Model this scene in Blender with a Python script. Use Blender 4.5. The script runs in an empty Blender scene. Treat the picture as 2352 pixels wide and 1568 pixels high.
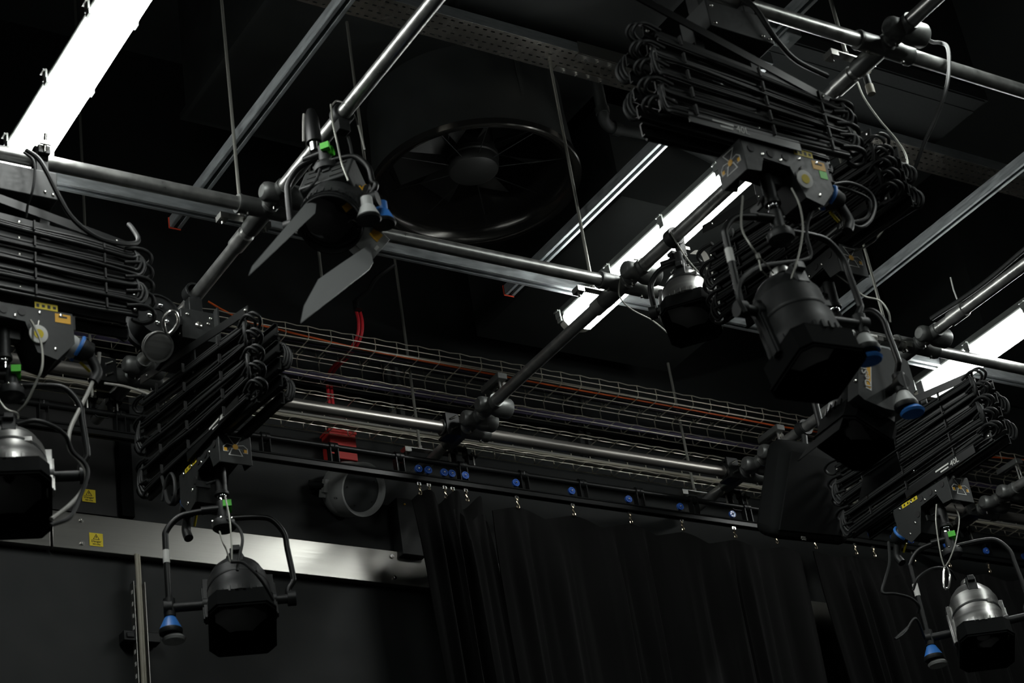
import bpy, math, random
from mathutils import Vector as V, Matrix as M
random.seed(7)
PI=math.pi
SC=bpy.context.scene
COL=SC.collection
# ------------------------------------------------------------------ camera
FPX=4625.88
RM=((0.84314762,-0.51883225,-0.1411212),(-0.1578781,-0.48978459,0.85742962),(-0.51398113,-0.7006598,-0.49487296))
CAM=V((0,0,1.6))
cd=bpy.data.cameras.new('camera'); cam=bpy.data.objects.new('camera',cd); COL.objects.link(cam)
cam.matrix_world=M(((RM[0][0],RM[1][0],RM[2][0],CAM.x),(RM[0][1],RM[1][1],RM[2][1],CAM.y),(RM[0][2],RM[1][2],RM[2][2],CAM.z),(0,0,0,1)))
cd.sensor_width=36; cd.lens=FPX/2352*36; cd.clip_start=.05; cd.clip_end=60
cd.dof.use_dof=True; cd.dof.focus_distance=7.9; cd.dof.aperture_fstop=4.5
SC.camera=cam
def ray(u,v):
    c=((u-1176)/FPX,(784-v)/FPX,-1.0)
    return V([sum(RM[i][j]*c[i] for i in range(3)) for j in range(3)])
def az(u,v,z): d=ray(u,v); return CAM+d*((z-CAM.z)/d.z)
def ay(u,v,y): d=ray(u,v); return CAM+d*(y/d.y)
def ax(u,v,x): d=ray(u,v); return CAM+d*(x/d.x)
# ------------------------------------------------------------------ world, light, exposure
w=bpy.data.worlds.new('world'); SC.world=w; w.use_nodes=True
w.node_tree.nodes['Background'].inputs[0].default_value=(.8,.95,1,1)
w.node_tree.nodes['Background'].inputs[1].default_value=.012
SC.view_settings.view_transform='Standard'; SC.view_settings.look='None'
SC.view_settings.exposure=0.0; SC.view_settings.gamma=1; SC.view_settings.use_curve_mapping=False
LAMP=24.0            # strength of the fluorescent diffusers in view
def area(loc,size,energy,color,rot=(0,0,0)):
    l=bpy.data.lights.new('room_light','AREA'); l.shape='RECTANGLE'; l.size,l.size_y=size; l.energy=energy; l.color=color
    o=bpy.data.objects.new('room_light',l); COL.objects.link(o); o.location=loc; o.rotation_euler=rot
# the same room's other fluorescent rows, behind and beside the camera
area((2.0,.6,5.6),(.15,3.0),8,(.93,1,.96))
area((4.5,.9,5.6),(.15,3.0),7,(.93,1,.96))
area((-.6,2.2,5.6),(.15,4.0),13,(.93,1,.96))
area((7.6,2.2,5.6),(.15,3.0),9,(.93,1,.96))
# warm house light low on the opposite side of the room
area((6.5,-1.2,2.2),(1.2,.5),14,(1,.78,.55),(math.radians(-75),0,math.radians(25)))
# ------------------------------------------------------------------ materials
def mat(name,col,rough=.5,metal=0.,spec=.5,emis=None,es=0,noise=None,bump=0,rvar=0,coat=0,sheen=0,trans=0,cvar=.2):
    m=bpy.data.materials.new(name); m.use_nodes=True; nt=m.node_tree; b=nt.nodes['Principled BSDF']
    b.inputs['Base Color'].default_value=(*col,1); b.inputs['Roughness'].default_value=rough
    b.inputs['Metallic'].default_value=metal; b.inputs['Specular IOR Level'].default_value=spec
    if coat: b.inputs['Coat Weight'].default_value=coat
    if sheen: b.inputs['Sheen Weight'].default_value=sheen
    if trans: b.inputs['Transmission Weight'].default_value=trans
    if emis: b.inputs['Emission Color'].default_value=(*emis,1); b.inputs['Emission Strength'].default_value=es
    if noise or bump or rvar:
        tc=nt.nodes.new('ShaderNodeTexCoord'); mp=nt.nodes.new('ShaderNodeMapping'); nz=nt.nodes.new('ShaderNodeTexNoise')
        sc=noise or (20,20,20)
        mp.inputs['Scale'].default_value=sc; nz.inputs['Scale'].default_value=1; nz.inputs['Detail'].default_value=5
        nt.links.new(tc.outputs['Object'],mp.inputs[0]); nt.links.new(mp.outputs[0],nz.inputs['Vector'])
        if rvar:
            mr=nt.nodes.new('ShaderNodeMapRange'); mr.inputs[1].default_value=.3; mr.inputs[2].default_value=.7
            mr.inputs[3].default_value=max(0,rough-rvar); mr.inputs[4].default_value=min(1,rough+rvar)
            nt.links.new(nz.outputs[0],mr.inputs[0]); nt.links.new(mr.outputs[0],b.inputs['Roughness'])
            mx=nt.nodes.new('ShaderNodeMapRange'); mx.inputs[1].default_value=.25; mx.inputs[2].default_value=.75
            mx.inputs[3].default_value=1-cvar; mx.inputs[4].default_value=1+cvar
            vm=nt.nodes.new('ShaderNodeVectorMath'); vm.operation='SCALE'; vm.inputs[0].default_value=col
            nt.links.new(nz.outputs[0],mx.inputs[0]); nt.links.new(mx.outputs[0],vm.inputs['Scale']); nt.links.new(vm.outputs[0],b.inputs['Base Color'])
        if bump:
            bp=nt.nodes.new('ShaderNodeBump'); bp.inputs['Strength'].default_value=bump; bp.inputs['Distance'].default_value=.002
            nt.links.new(nz.outputs[0],bp.inputs['Height']); nt.links.new(bp.outputs[0],b.inputs['Normal'])
    return m
m_tube=mat('satin_anodised_tube',(.42,.425,.41),.34,.85,rvar=.07,noise=(30,30,30))
m_tube2=mat('dull_galvanised_tube',(.42,.40,.37),.36,.9,rvar=.08,noise=(3,40,40))
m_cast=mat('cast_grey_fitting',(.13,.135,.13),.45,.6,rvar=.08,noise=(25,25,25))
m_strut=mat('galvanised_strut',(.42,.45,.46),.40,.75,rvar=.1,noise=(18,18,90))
m_zinc=mat('bright_zinc',(.75,.74,.70),.25,1)
m_chrome=mat('chrome',(.9,.9,.9),.1,1)
m_wire=mat('zinc_wire',(.85,.80,.68),.4,.75)
m_brass=mat('brass_plated_clip',(.75,.62,.46),.25,1)
m_black=mat('black_powder_coat',(.011,.012,.012),.5,spec=.35,rvar=.08,noise=(60,60,60))
m_gloss=mat('gloss_black_paint',(.0055,.006,.006),.38,spec=.35)
m_matt=mat('matt_black_paint',(.0045,.005,.005),.95,spec=.08)
m_box=mat('charcoal_powder_coat',(.021,.023,.0225),.5,spec=.4,rvar=.06,noise=(80,80,80),bump=.1)
m_cable=mat('black_rubber_cable',(.010,.011,.011),.55,spec=.35)
m_greycable=mat('grey_cable',(.26,.255,.235),.5)
m_cream=mat('cream_cable',(.36,.34,.27),.5)
m_purple=mat('violet_grey_cable',(.085,.07,.13),.5)
m_orange=mat('orange_cable',(.95,.16,.03),.45)
m_redc=mat('red_cable',(.75,.03,.045),.45)
m_red=mat('red_enamel',(.50,.03,.025),.45)
m_capred=mat('red_plastic_cap',(.6,.06,.03),.5)
m_wall=mat('black_painted_wall',(.0098,.0118,.0116),.7,rvar=.05,noise=(9,9,9),bump=.15)
m_panel=mat('black_wall_panel',(.006,.0062,.006),.6,rvar=.05,noise=(12,12,12))
m_ceil=mat('black_painted_ceiling',(.032,.037,.036),.75,rvar=.05,noise=(6,6,6),bump=.2)
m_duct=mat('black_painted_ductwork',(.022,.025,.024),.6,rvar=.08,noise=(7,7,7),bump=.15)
m_felt=mat('dark_insulation',(.02,.023,.023),.9,noise=(60,60,60),bump=.8)
m_steel=mat('brushed_steel',(.36,.355,.33),.30,.95,rvar=.025,noise=(3,260,260),cvar=.04)
m_traym=mat('galvanised_tray_sheet',(.42,.40,.36),.26,.95,rvar=.05,noise=(8,8,8),cvar=.05)
m_fan=mat('black_spun_metal',(.085,.083,.078),.19,.9,rvar=.05,noise=(4,4,4))
m_blade=mat('dark_fan_blade',(.022,.023,.022),.5,.3)
m_curt=mat('black_wool_serge',(.0055,.0055,.0055),.95,spec=.1,sheen=.03,noise=(400,400,400),bump=.25)
m_white=mat('white_plastic',(.62,.63,.60),.45)
m_lampgrey=mat('grey_grp_housing',(.16,.17,.16),.5)
m_diff=mat('lit_fluorescent_diffuser',(.9,.9,.9),.4,emis=(.97,1.0,.97),es=LAMP)
m_frost=mat('translucent_diffuser_end',(.75,.74,.66),.35)
m_blue=mat('blue_plastic',(.04,.20,.62),.4)
m_bluew=mat('blue_roller_wheel',(.035,.12,.48),.3)
m_cup=mat('grey_white_plastic_cup',(.42,.43,.42),.5)
m_yel=mat('yellow_sticker',(.74,.58,.02),.55)
m_oran=mat('amber_sticker',(.80,.42,.02),.55)
m_green=mat('green_tape',(.08,.60,.03),.5)
m_lab=mat('white_label',(.72,.72,.69),.5)
m_ink=mat('black_ink',(.01,.01,.01),.6)
m_shell=mat('satin_alloy_housing',(.30,.30,.29),.33,.85,rvar=.05,noise=(3,3,80))
m_dark=mat('dark_black_housing',(.006,.007,.007),.6,spec=.25,rvar=.05,noise=(30,30,30))
m_lens=mat('dark_glass_lens',(.004,.004,.004),.06,spec=.6,coat=.6)
m_cloth=mat('grey_webbing',(.20,.19,.17),.8)
m_horn=mat('light_grey_speaker_shell',(.34,.35,.34),.45)
m_mesh=mat('dark_speaker_mesh',(.03,.034,.034),.7)
m_door=mat('barn_door_metal',(.16,.165,.165),.5,.25)
m_rope=mat('steel_wire_rope',(.30,.30,.27),.45,.6)
m_floor=mat('dark_studio_floor',(.08,.08,.078),.5,rvar=.05,noise=(3,3,3))
# ------------------------------------------------------------------ mesh helpers
def frames(pts,closed=False):
    n=len(pts); T=[]
    for i in range(n):
        a=pts[i-1] if (i>0 or closed) else pts[0]; b=pts[(i+1)%n] if (i<n-1 or closed) else pts[-1]
        t=(b-a); T.append(t.normalized() if t.length>1e-9 else V((0,0,1)))
    u=T[0].orthogonal().normalized(); out=[]
    for i in range(n):
        u=(u-T[i]*u.dot(T[i])); u=u.normalized() if u.length>1e-6 else T[i].orthogonal().normalized()
        out.append((T[i],u,T[i].cross(u)))
    return out
def smooth(pts,k=6,closed=False):
    P=[V(p) for p in pts]; n=len(P); out=[]
    if n<3: return P
    rng=range(n if closed else n-1)
    for i in rng:
        p0=P[i-1] if (i>0 or closed) else P[0]*2-P[1]; p1=P[i]; p2=P[(i+1)%n]; p3=P[(i+2)%n] if (i+2<n or closed) else P[-1]*2-P[-2]
        for j in range(k):
            t=j/k; out.append(.5*((2*p1)+(p2-p0)*t+(2*p0-5*p1+4*p2-p3)*t*t+(3*p1-p0-3*p2+p3)*t*t*t))
    if not closed: out.append(P[-1])
    return out
class MB:
    def __init__(s): s.v=[];s.f=[];s.m=[]
    def add(s,vs,fs,mi=0,X=None):
        o=len(s.v); s.v+=[(X@V(p)) if X is not None else V(p) for p in vs]; s.f+=[tuple(i+o for i in f) for f in fs]; s.m+=[mi]*len(fs); return s
    def box(s,c,d,X=None,mi=0):
        c=V(c); h=V(d)/2
        vs=[c+V((a*h.x,b*h.y,e*h.z)) for e in(-1,1) for b in(-1,1) for a in(-1,1)]
        return s.add(vs,[(0,2,3,1),(4,5,7,6),(0,1,5,4),(2,6,7,3),(0,4,6,2),(1,3,7,5)],mi,X)
    def tube(s,pts,r,n=10,caps=True,closed=False,X=None,mi=0):
        pts=[V(p) for p in pts]; F=frames(pts,closed); vs=[]; fs=[]; L=len(pts)
        for i,(p,(t,u,w)) in enumerate(zip(pts,F)):
            rr=r[i] if isinstance(r,(list,tuple)) else r
            for k in range(n):
                a=2*PI*k/n; vs.append(p+(u*math.cos(a)+w*math.sin(a))*rr)
        for i in range(L if closed else L-1):
            j=(i+1)%L
            for k in range(n):
                fs.append((i*n+k,i*n+(k+1)%n,j*n+(k+1)%n,j*n+k))
        if caps and not closed:
            fs.append(tuple(range(n-1,-1,-1))); fs.append(tuple((L-1)*n+k for k in range(n)))
        return s.add(vs,fs,mi,X)
    def cyl(s,a,b,r,n=20,mi=0,X=None,r2=None): return s.tube([a,b],[r,r if r2 is None else r2],n,mi=mi,X=X)
    def lathe(s,prof,X=None,n=32,mi=0):      # prof: (radius, height) along local z
        vs=[];fs=[];L=len(prof)
        for (r,z) in prof:
            for k in range(n):
                a=2*PI*k/n; vs.append(V((r*math.cos(a),r*math.sin(a),z)))
        for i in range(L-1):
            for k in range(n): fs.append((i*n+k,i*n+(k+1)%n,(i+1)*n+(k+1)%n,(i+1)*n+k))
        return s.add(vs,fs,mi,X)
    def prism(s,poly,h,X=None,mi=0):         # poly in local xy, extruded 0..h in z (h may be (z0,z1))
        z0,z1=(h if isinstance(h,tuple) else (0,h)); n=len(poly)
        vs=[V((x,y,z0)) for x,y in poly]+[V((x,y,z1)) for x,y in poly]
        fs=[tuple(range(n-1,-1,-1)),tuple(range(n,2*n))]+[(i,(i+1)%n,n+(i+1)%n,n+i) for i in range(n)]
        return s.add(vs,fs,mi,X)
    def ring(s,pa,pb,z0,z1,X=None,mi=0):     # hollow frame between outline pa and inner outline pb
        n=len(pa); vs=[V((x,y,z0)) for x,y in pa]+[V((x,y,z1)) for x,y in pa]+[V((x,y,z0)) for x,y in pb]+[V((x,y,z1)) for x,y in pb]; fs=[]
        for i in range(n):
            j=(i+1)%n
            fs+=[(i,j,n+j,n+i),(2*n+j,2*n+i,3*n+i,3*n+j),(n+i,n+j,3*n+j,3*n+i),(j,i,2*n+i,2*n+j)]
        return s.add(vs,fs,mi,X)
    def sph(s,c,r,n=12,X=None,mi=0,sx=(1,1,1)):
        vs=[];fs=[];h=n//2
        for i in range(h+1):
            t=PI*i/h
            for k in range(n):
                a=2*PI*k/n; vs.append(V(c)+V((sx[0]*r*math.sin(t)*math.cos(a),sx[1]*r*math.sin(t)*math.sin(a),sx[2]*r*math.cos(t))))
        for i in range(h):
            for k in range(n): fs.append((i*n+k,i*n+(k+1)%n,(i+1)*n+(k+1)%n,(i+1)*n+k))
        return s.add(vs,fs,mi,X)
    def build(s,name,ms,parent=None,off=None,bevel=0,kind=None,label=None):
        me=bpy.data.meshes.new(name)
        vs=[v-off for v in s.v] if off is not None else s.v
        me.from_pydata([tuple(v) for v in vs],[],s.f)
        for m in (ms if isinstance(ms,(list,tuple)) else [ms]): me.materials.append(m)
        me.polygons.foreach_set('material_index',s.m); me.polygons.foreach_set('use_smooth',[True]*len(s.f))
        me.validate(); me.update()
        try: me.set_sharp_from_angle(angle=math.radians(38))
        except Exception: pass
        o=bpy.data.objects.new(name,me); COL.objects.link(o)
        if parent: o.parent=parent
        if bevel:
            b=o.modifiers.new('bevel','BEVEL'); b.width=bevel; b.segments=2; b.limit_method='ANGLE'; b.angle_limit=math.radians(50)
        if kind: o['kind']=kind
        if label: o['label']=label
        return o
def thing(name,label,cat,loc=(0,0,0),rz=0,group=None,X=None):
    o=bpy.data.objects.new(name,None); COL.objects.link(o); o.empty_display_size=.05
    if X is not None: o.matrix_world=X
    else: o.location=loc; o.rotation_euler=(0,0,rz)
    o['label']=label; o['category']=cat
    if group: o['group']=group
    return o
def solo(mb,name,ms,label,cat,loc,group=None,bevel=0,kind=None):
    o=mb.build(name,ms,None,V(loc),bevel); o.location=loc; o['label']=label; o['category']=cat
    if group: o['group']=group
    if kind: o['kind']=kind
    return o
def struct(mb,name,ms,loc=(0,0,0)):
    o=mb.build(name,ms,None,V(loc)); o.location=loc; o['kind']='structure'; return o
def dup(root,loc=None,label=None,X=None,group=None):
    r=root.copy(); COL.objects.link(r)
    if loc is not None: r.location=loc
    if X is not None: r.matrix_world=X
    if label: r['label']=label
    if group: r['group']=group
    for ch in list(root.children):
        c=ch.copy(); COL.objects.link(c); c.parent=r
        for g in list(ch.children):
            d=g.copy(); COL.objects.link(d); d.parent=c
    return r
def text(s,size,m,X,parent,name='lettering',depth=.0004):
    cu=bpy.data.curves.new('t','FONT'); cu.body=s; cu.size=size; cu.align_x='CENTER'; cu.align_y='CENTER'; cu.extrude=depth; cu.resolution_u=3
    t=bpy.data.objects.new('t',cu); me=bpy.data.meshes.new_from_object(t)
    for v in me.vertices: v.co=X@v.co
    me.materials.clear(); me.materials.append(m)
    o=bpy.data.objects.new(name,me); COL.objects.link(o); o.parent=parent
    bpy.data.objects.remove(t); bpy.data.curves.remove(cu)
    return o
def basis(o,x,z):                           # matrix with origin o, local x, local z
    z=V(z).normalized(); x=V(x); x=(x-z*x.dot(z)).normalized(); y=z.cross(x); o=V(o)
    return M(((x.x,y.x,z.x,o.x),(x.y,y.y,z.y,o.y),(x.z,y.z,z.z,o.z),(0,0,0,1)))
XA,YA,ZA=V((1,0,0)),V((0,1,0)),V((0,0,1))
# ================================================================== THE ROOM
ZG=5.4                       # lighting grid height
GX=(2.678,4.130,5.585)       # pipes running away from the camera
GY=(3.415,4.893,6.067)       # pipes running across
WY=6.55
def plane(a,b,c,d): return MB().add([a,b,c,d],[(0,1,2,3)])
struct(MB().box((4,2.5,-.05),(14,12,.1)),'floor',m_floor)
struct(MB().box((4,2.5,7.45),(14,12,.1)),'ceiling',m_ceil)
struct(MB().box((4,WY+.05,3.7),(14,.1,7.4)),'wall_back',m_wall)
struct(MB().box((-3.05,2.5,3.7),(.1,12,7.4)),'wall_left',m_wall)
struct(MB().box((11.05,2.5,3.7),(.1,12,7.4)),'wall_right',m_wall)
struct(MB().box((4,-3.55,3.7),(14,.1,7.4)),'wall_front',m_wall)
# dark access panel left of the wall seam, and the bulkhead upper right
struct(MB().box((1.7,WY-.012,5.6),(2.2,.024,1.08)),'trim_1',m_panel)
struct(MB().box((2.84,WY-.02,5.6),(.05,.04,1.08)),'trim_2',m_matt)
# ------------------------------------------------------------------ overhead ducts
d=MB().box((3.70,5.05,7.02),(1.50,1.86,.80)); d.box((3.70,5.05,6.635),(1.54,1.90,.03))
solo(d,'ventilation_plenum',m_duct,'black square plenum box on the ceiling above the round fan','duct',(3.7,5.05,7.4))
d=MB().box((5.55,5.45,7.0),(1.20,1.66,.80)); d.box((5.55,4.64,6.64),(1.24,.05,.06)); d.box((5.55,4.70,6.61),(1.2,.02,.03))
solo(d,'insulated_duct',m_felt,'dark fuzzy insulated duct behind the upper right pipe crossing','duct',(5.55,5.45,7.4))
d=MB().box((5.03,5.80,6.34),(1.07,1.16,.48)); 
solo(d,'ventilation_duct',m_duct,'low black duct above the wire trays beside the central fluorescent light','duct',(5.03,5.8,6.9))
d=MB().box((8.2,6.22,6.9),(1.78,.6,1.0))
struct(d,'trim_3',m_wall,(8.2,6.22,6.9))
# drain pipe
P=[(1385,262,6.36),(1388,278,6.345),(1400,290,6.34),(1418,296,6.34),(1530,318,6.34),(1600,345,6.34),(1665,380,6.34)]
pv=az(1385,262,6.36)
solo(MB().tube([pv+V((0,0,.255))]+smooth([az(*p) for p in P],4),.024,14).cyl(pv,pv+V((0,0,.03)),.029).cyl(az(1408,293,6.34),az(1424,298,6.34),.029),
  'waste_pipe',m_duct,'dark plastic drain pipe with an elbow right of the fan','pipe',az(1412,294,6.3))
# ------------------------------------------------------------------ fan
FC=V((3.985,5.50,6.20))
fan=thing('extractor_fan','large round black ventilation fan with polished bell mouth under the ceiling','fan',FC)
MB().lathe([(.366,.085),(.368,.060),(.374,.038),(.385,.020),(.400,.008),(.418,.001),(.429,.0),(.434,.004),(.434,.03),(.430,.034)],n=72).build('bell_mouth',m_fan,fan)
MB().lathe([(.430,.034),(.415,.10),(.405,.30),(.405,.43)],n=72).box((0,-.405,.25),(.02,.012,.36)).build('duct_collar',m_duct,fan)
MB().lathe([(.366,.085),(.362,.16),(.362,.42)],n=72).build('throat',m_fan,fan)
MB().lathe([(0,.075),(.085,.078),(.1,.085),(.105,.10),(.105,.13),(.11,.135),(.11,.155),(.10,.16),(.10,.30)],n=40).build('motor_hub',m_blade,fan)
for k in range(9):
    a=2*PI*k/9+.2; X=M.Rotation(a,4,'Z')
    MB().cyl((.10,0,.10),(.364,0,.11),.0022,6,X=X).build('guard_spoke',m_black,fan)
for k in range(8):
    a=2*PI*k/8-.05; X=M.Rotation(a,4,'Z'); vs=[];fs=[]
    for i in range(6):
        r=.105+.225*i/5; tw=math.radians(48-20*i/5); wd=.045+.028*i/5
        for sgn in(-1,1):
            for t in (0,.003): vs.append((r,sgn*wd*math.cos(tw),.20+sgn*wd*math.sin(tw)+t))
    for i in range(5):
        b=i*4; c=b+4; fs+=[(b,b+2,c+2,c),(b+1,c+1,c+3,b+3),(b,c,c+1,b+1),(b+2,b+3,c+3,c+2)]
    fs+=[(0,1,3,2),(20,22,23,21)]
    MB().add(vs,fs,0,X).build('fan_blade',m_blade,fan)
solo(MB().tube(smooth([az(1128,198,6.6),az(1150,205,6.6),az(1195,250,6.5),az(1242,305,6.34)],5),.003,6),
  'earth_wire',m_greycable,'thin grey wire on the plenum above the fan','cable',az(1195,250,6.5))
# ------------------------------------------------------------------ perforated cable tray
TY0,TY1,TZ=4.90,5.035,6.5
t=thing('perforated_cable_tray','perforated galvanised cable tray crossing below the ceiling plenum','cable tray',(4.5,4.97,TZ))
def slotted(x0,x1,y0,y1,z,pitch):
    b=MB(); xs=[x0]; n=int((x1-x0)/pitch)
    rows=[y0+(y1-y0)*(i+.5)/4 for i in range(4)]; sl=.017; sh=.007
    ys=[y0]
    for r in rows: ys+=[r-sh/2,r+sh/2]
    ys.append(y1)
    for i in range(n):
        cx=x0+pitch*(i+.5)
        xa,xb=x0+pitch*i,x0+pitch*(i+1)
        for j in range(len(ys)-1):
            if j%2==0: q=[(xa,xb)]
            else:
                off=(0 if (j//2)%2==0 else .0); L=sl/2 if i%4!=3 else .006
                q=[(xa,cx-L+off),(cx+L+off,xb)]
            for a,c in q: b.box(((a+c)/2,(ys[j]+ys[j+1])/2,z),(c-a,ys[j+1]-ys[j],.0015))
    return b
b=slotted(.5,9.0,TY0,TY1,TZ,.036)
b.build('slotted_base',m_traym,t,off=V((4.5,4.97,TZ)))
MB().box((4.75,TY0,TZ+.025),(8.5,.0015,.05)).box((4.75,TY1,TZ+.025),(8.5,.0015,.05)).build('side_flange',m_strut,t,off=V((4.5,4.97,TZ)))
for xx in (4.16,):
    pl=MB().box((xx+.12,TY0+.018,TZ-.003),(.26,.03,.003)).box((xx+.08,TY1-.018,TZ-.003),(.26,.03,.003)).box((xx+.12,TY0-.003,TZ+.025),(.26,.003,.06))
    pp=pl.build('joint_plate',m_steel,t,off=V((4.5,4.97,TZ)))
    for k in range(4):
        bo=MB()
        for yy,ox in ((TY0+.018,.12),(TY1-.018,.08)):
            bo.cyl((xx+ox-.09+.06*k,yy,TZ-.004),(xx+ox-.09+.06*k,yy,TZ-.014),.007,6)
        bo.build('bolt',m_zinc,pp,off=V((4.5,4.97,TZ)))
# ------------------------------------------------------------------ strut channels
def strut_mb(a,b,up=ZA,s=.041,th=.0035):
    a,b=V(a),V(b); d=(b-a); L=d.length; X=basis(a,up.cross(d),d)   # local z along strut, local x sideways
    h=s/2; mb=MB()
    # C section, open side down (local -y = down when up is z)
    yax=(d.normalized()).cross(up.cross(d).normalized())
    sg=-1 if yax.z>0 else 1
    for c,dd in (((-h,0),(th,s)),((h,0),(th,s)),((0,-sg*h),(s,th)),((-h+.006,sg*h),(.012,th)),((h-.006,sg*h),(.012,th)),((-h+.011,sg*(h-.004)),(th,.009)),((h-.011,sg*(h-.004)),(th,.009))):
        mb.box((c[0],c[1],L/2),(dd[0],dd[1],L),X)
    return mb
def end_cap(p,parent,off):
    MB().box(V(p)+V((0,0,.004)),(.046,.006,.046)).build('end_cap',m_capred,parent,off=off)
labs=['long galvanised strut channel running towards the camera left of the fan','galvanised strut channel running from top right down past the fan','galvanised strut channel on the far right above the right fluorescent light']
for x,l in zip((2.685,4.135,5.60),labs):
    off=V((x,5.6,5.8)); t=thing('strut_channel',l,'strut',off)
    strut_mb((x,1.2,5.8),(x,5.60,5.8)).build('channel',m_strut,t,off=off)
    f=MB().box((x-.022,5.606,5.8),(.004,.004,.046)).box((x,5.606,5.778),(.046,.004,.004)); f.build('end_cap',m_capred,t,off=off,label='red plastic end cap')
off=V((4,5.385,5.715)); t=thing('strut_channel','galvanised strut channel running across just behind the middle pipe','strut',off)
strut_mb((-.5,5.385,5.715),(7.9,5.385,5.715)).build('channel',m_strut,t,off=off)
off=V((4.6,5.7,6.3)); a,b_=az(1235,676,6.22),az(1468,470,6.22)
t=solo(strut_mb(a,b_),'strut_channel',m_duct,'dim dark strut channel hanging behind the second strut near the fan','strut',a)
# strut joining brackets over the second strut
for (u,v),l in (((1765,68),'folded grey bracket on the strut behind the upper pipe'),((1715,135),'folded grey bracket lower on the strut behind the folded arms')):
    c=az(u,v,5.80); x=4.135; y=c.y
    b=MB()
    for s in(-1,1): b.box((x+s*.055,y,5.775),(.065,.075,.004)).box((x+s*.022,y,5.80),(.004,.075,.05)).box((x+s*.055,y-.037,5.80),(.065,.004,.05))
    b.box((x,y,5.824),(.05,.075,.004))
    for s in(-1,1): b.cyl((x+s*.06,y,5.774),(x+s*.06,y,5.764),.008,6)
    solo(b,'strut_bracket',m_strut,l,'bracket',(x,y,5.824))
# ------------------------------------------------------------------ grid pipes
def pipe(a,b,l,m=m_tube,r=.02415):
    a,b=V(a),V(b); n=24; mb=MB().tube([a,b],r,28); return solo(mb,'steel_pipe',m,l,'pipe',(a+b)/2,'grid pipes')
pipe((-1,GY[0],ZG),(7.6,GY[0],ZG),'upper right pipe running across above the folded arms')
pipe((-1,GY[1],ZG),(7.9,GY[1],ZG),'middle pipe running across the whole view under the fan')
pipe((-1,GY[2],ZG),(8.0,GY[2],ZG),'rear pipe running across in front of the wire trays',m_tube2)
pipe((GX[0],1.4,ZG),(GX[0],6.40,ZG),'pipe running away on the left carrying the barn door light')
pipe((GX[1],1.4,ZG),(GX[1],6.47,ZG),'pipe running away in the centre across the lit central fluorescent')
pipe((GX[2],1.4,ZG),(GX[2],6.47,ZG),'pipe running away on the right above the right fluorescent light')
pipe((7.04,4.4,ZG),(7.04,6.47,ZG),'short stretch of pipe at the right edge behind the lowest light')
# crossing fittings
def crossing(x,y,l,extra=0):
    off=V((x,y,ZG)); t=thing('pipe_fitting',l,'pipe fitting',off,group='cast crossing fittings')
    b=MB().lathe([(.0245,-.105),(.0325,-.105),(.034,-.098),(.0315,-.09),(.0315,.105),(.0345,.112),(.0335,.12),(.0245,.12)],M.Rotation(PI/2,4,'Y'),28)
    b.lathe([(.0245,-.13),(.031,-.125),(.032,-.11),(.0315,.03),(.0245,.035)],M.Rotation(PI/2,4,'X'),28)
    b.build('sleeve',m_cast,t)
    for k in range(1+extra):
        yy=-.095-.12*k if not extra else -.10-.12*k
        c=MB().lathe([(0,-.062),(.022,-.062),(.031,-.055),(.034,-.045),(.034,-.01),(.029,0),(.036,.02),(.041,.035),(.041,.085),(.037,.092),(0,.092)],M.Translation((0,yy,-.002))@M.Rotation(PI/2,4,'Y'),28)
        c.tube([(0,yy-.05,0),(0,yy+.05,0)],.030,24); c.build('swivel_barrel',m_cast,t)
    for (px,py) in ((-.07,0),(.08,0),(0,-.06)): MB().cyl((px,py,-.030),(px,py,-.040),.006,8).build('grub_screw',m_zinc,t)
    return t
cr=[(0,1,'left crossing fitting below the barn door light',0),(1,1,'centre crossing fitting in front of the lit central fluorescent',0),(2,1,'right crossing fitting above the right fluorescent light',0),
(1,0,'top right crossing fitting on the upper pipe',0),(0,2,'rear crossing fitting below the black cable drum',0),(1,2,'rear double crossing fitting above the left curtain hooks',1),(2,2,'rear double crossing fitting left of the black loudspeaker',1)]
for i,j,l,e in cr: crossing(GX[i],GY[j],l,e)
crossing(7.04,GY[2],'rear double crossing fitting at the right edge',1)
# joints along the receding pipes
for (x,y),l in zip(((GX[0],5.085),(GX[1],5.03),(GX[2],4.63),(GX[1],3.60)),('sleeve joint on the left receding pipe','sleeve joint on the central receding pipe','sleeve joint on the right receding pipe','sleeve joint on the receding pipe top right')):
    solo(MB().lathe([(.0242,-.045),(.030,-.043),(.0305,.04),(.0245,.043)],M.Translation((x,y,ZG))@M.Rotation(PI/2,4,'X'),28),'pipe_sleeve',m_tube,l,'pipe fitting',(x,y,ZG))
# threaded rods with their strut hangers
def rod(x,y,z0,z1,l,clamp=True):
    off=V((x,y,z0)); t=thing('threaded_rod',l,'rod',off,group='threaded hanger rods')
    MB().tube([(0,0,0),(0,0,z1-z0)],.0062,8).build('rod',m_rope,t)
    if clamp:
        b=MB().box((0,0,-.012),(.16,.03,.004)).box((-.07,0,-.025),(.03,.04,.022)).box((.085,0,-.025),(.03,.04,.022)); b.build('hanger_plate',m_zinc,t)
        MB().cyl((0,0,-.01),(0,0,.006),.011,6).cyl((-.07,.0,-.01),(-.07,0,-.05),.005,8).cyl((.085,0,-.01),(.085,0,-.05),.005,8).build('nut',m_zinc,t)
rod(2.640,5.00,5.435,7.4,'threaded rod dropping to the sleeve joint on the left pipe')
rod(4.073,4.996,5.435,6.615,'threaded rod dropping in front of the central fluorescent')
rod(5.43,4.873,5.40,6.58,'threaded rod dropping behind the right hand light yoke')
rod(4.073,3.515,5.43,7.4,'threaded rod dropping to the pipe at the top right')
rod(2.625,6.30,5.43,7.4,'threaded rod at the rear left behind the rear pipe')
rod(4.063,6.30,5.43,7.4,'threaded rod at the rear centre beside the red cables')
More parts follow.
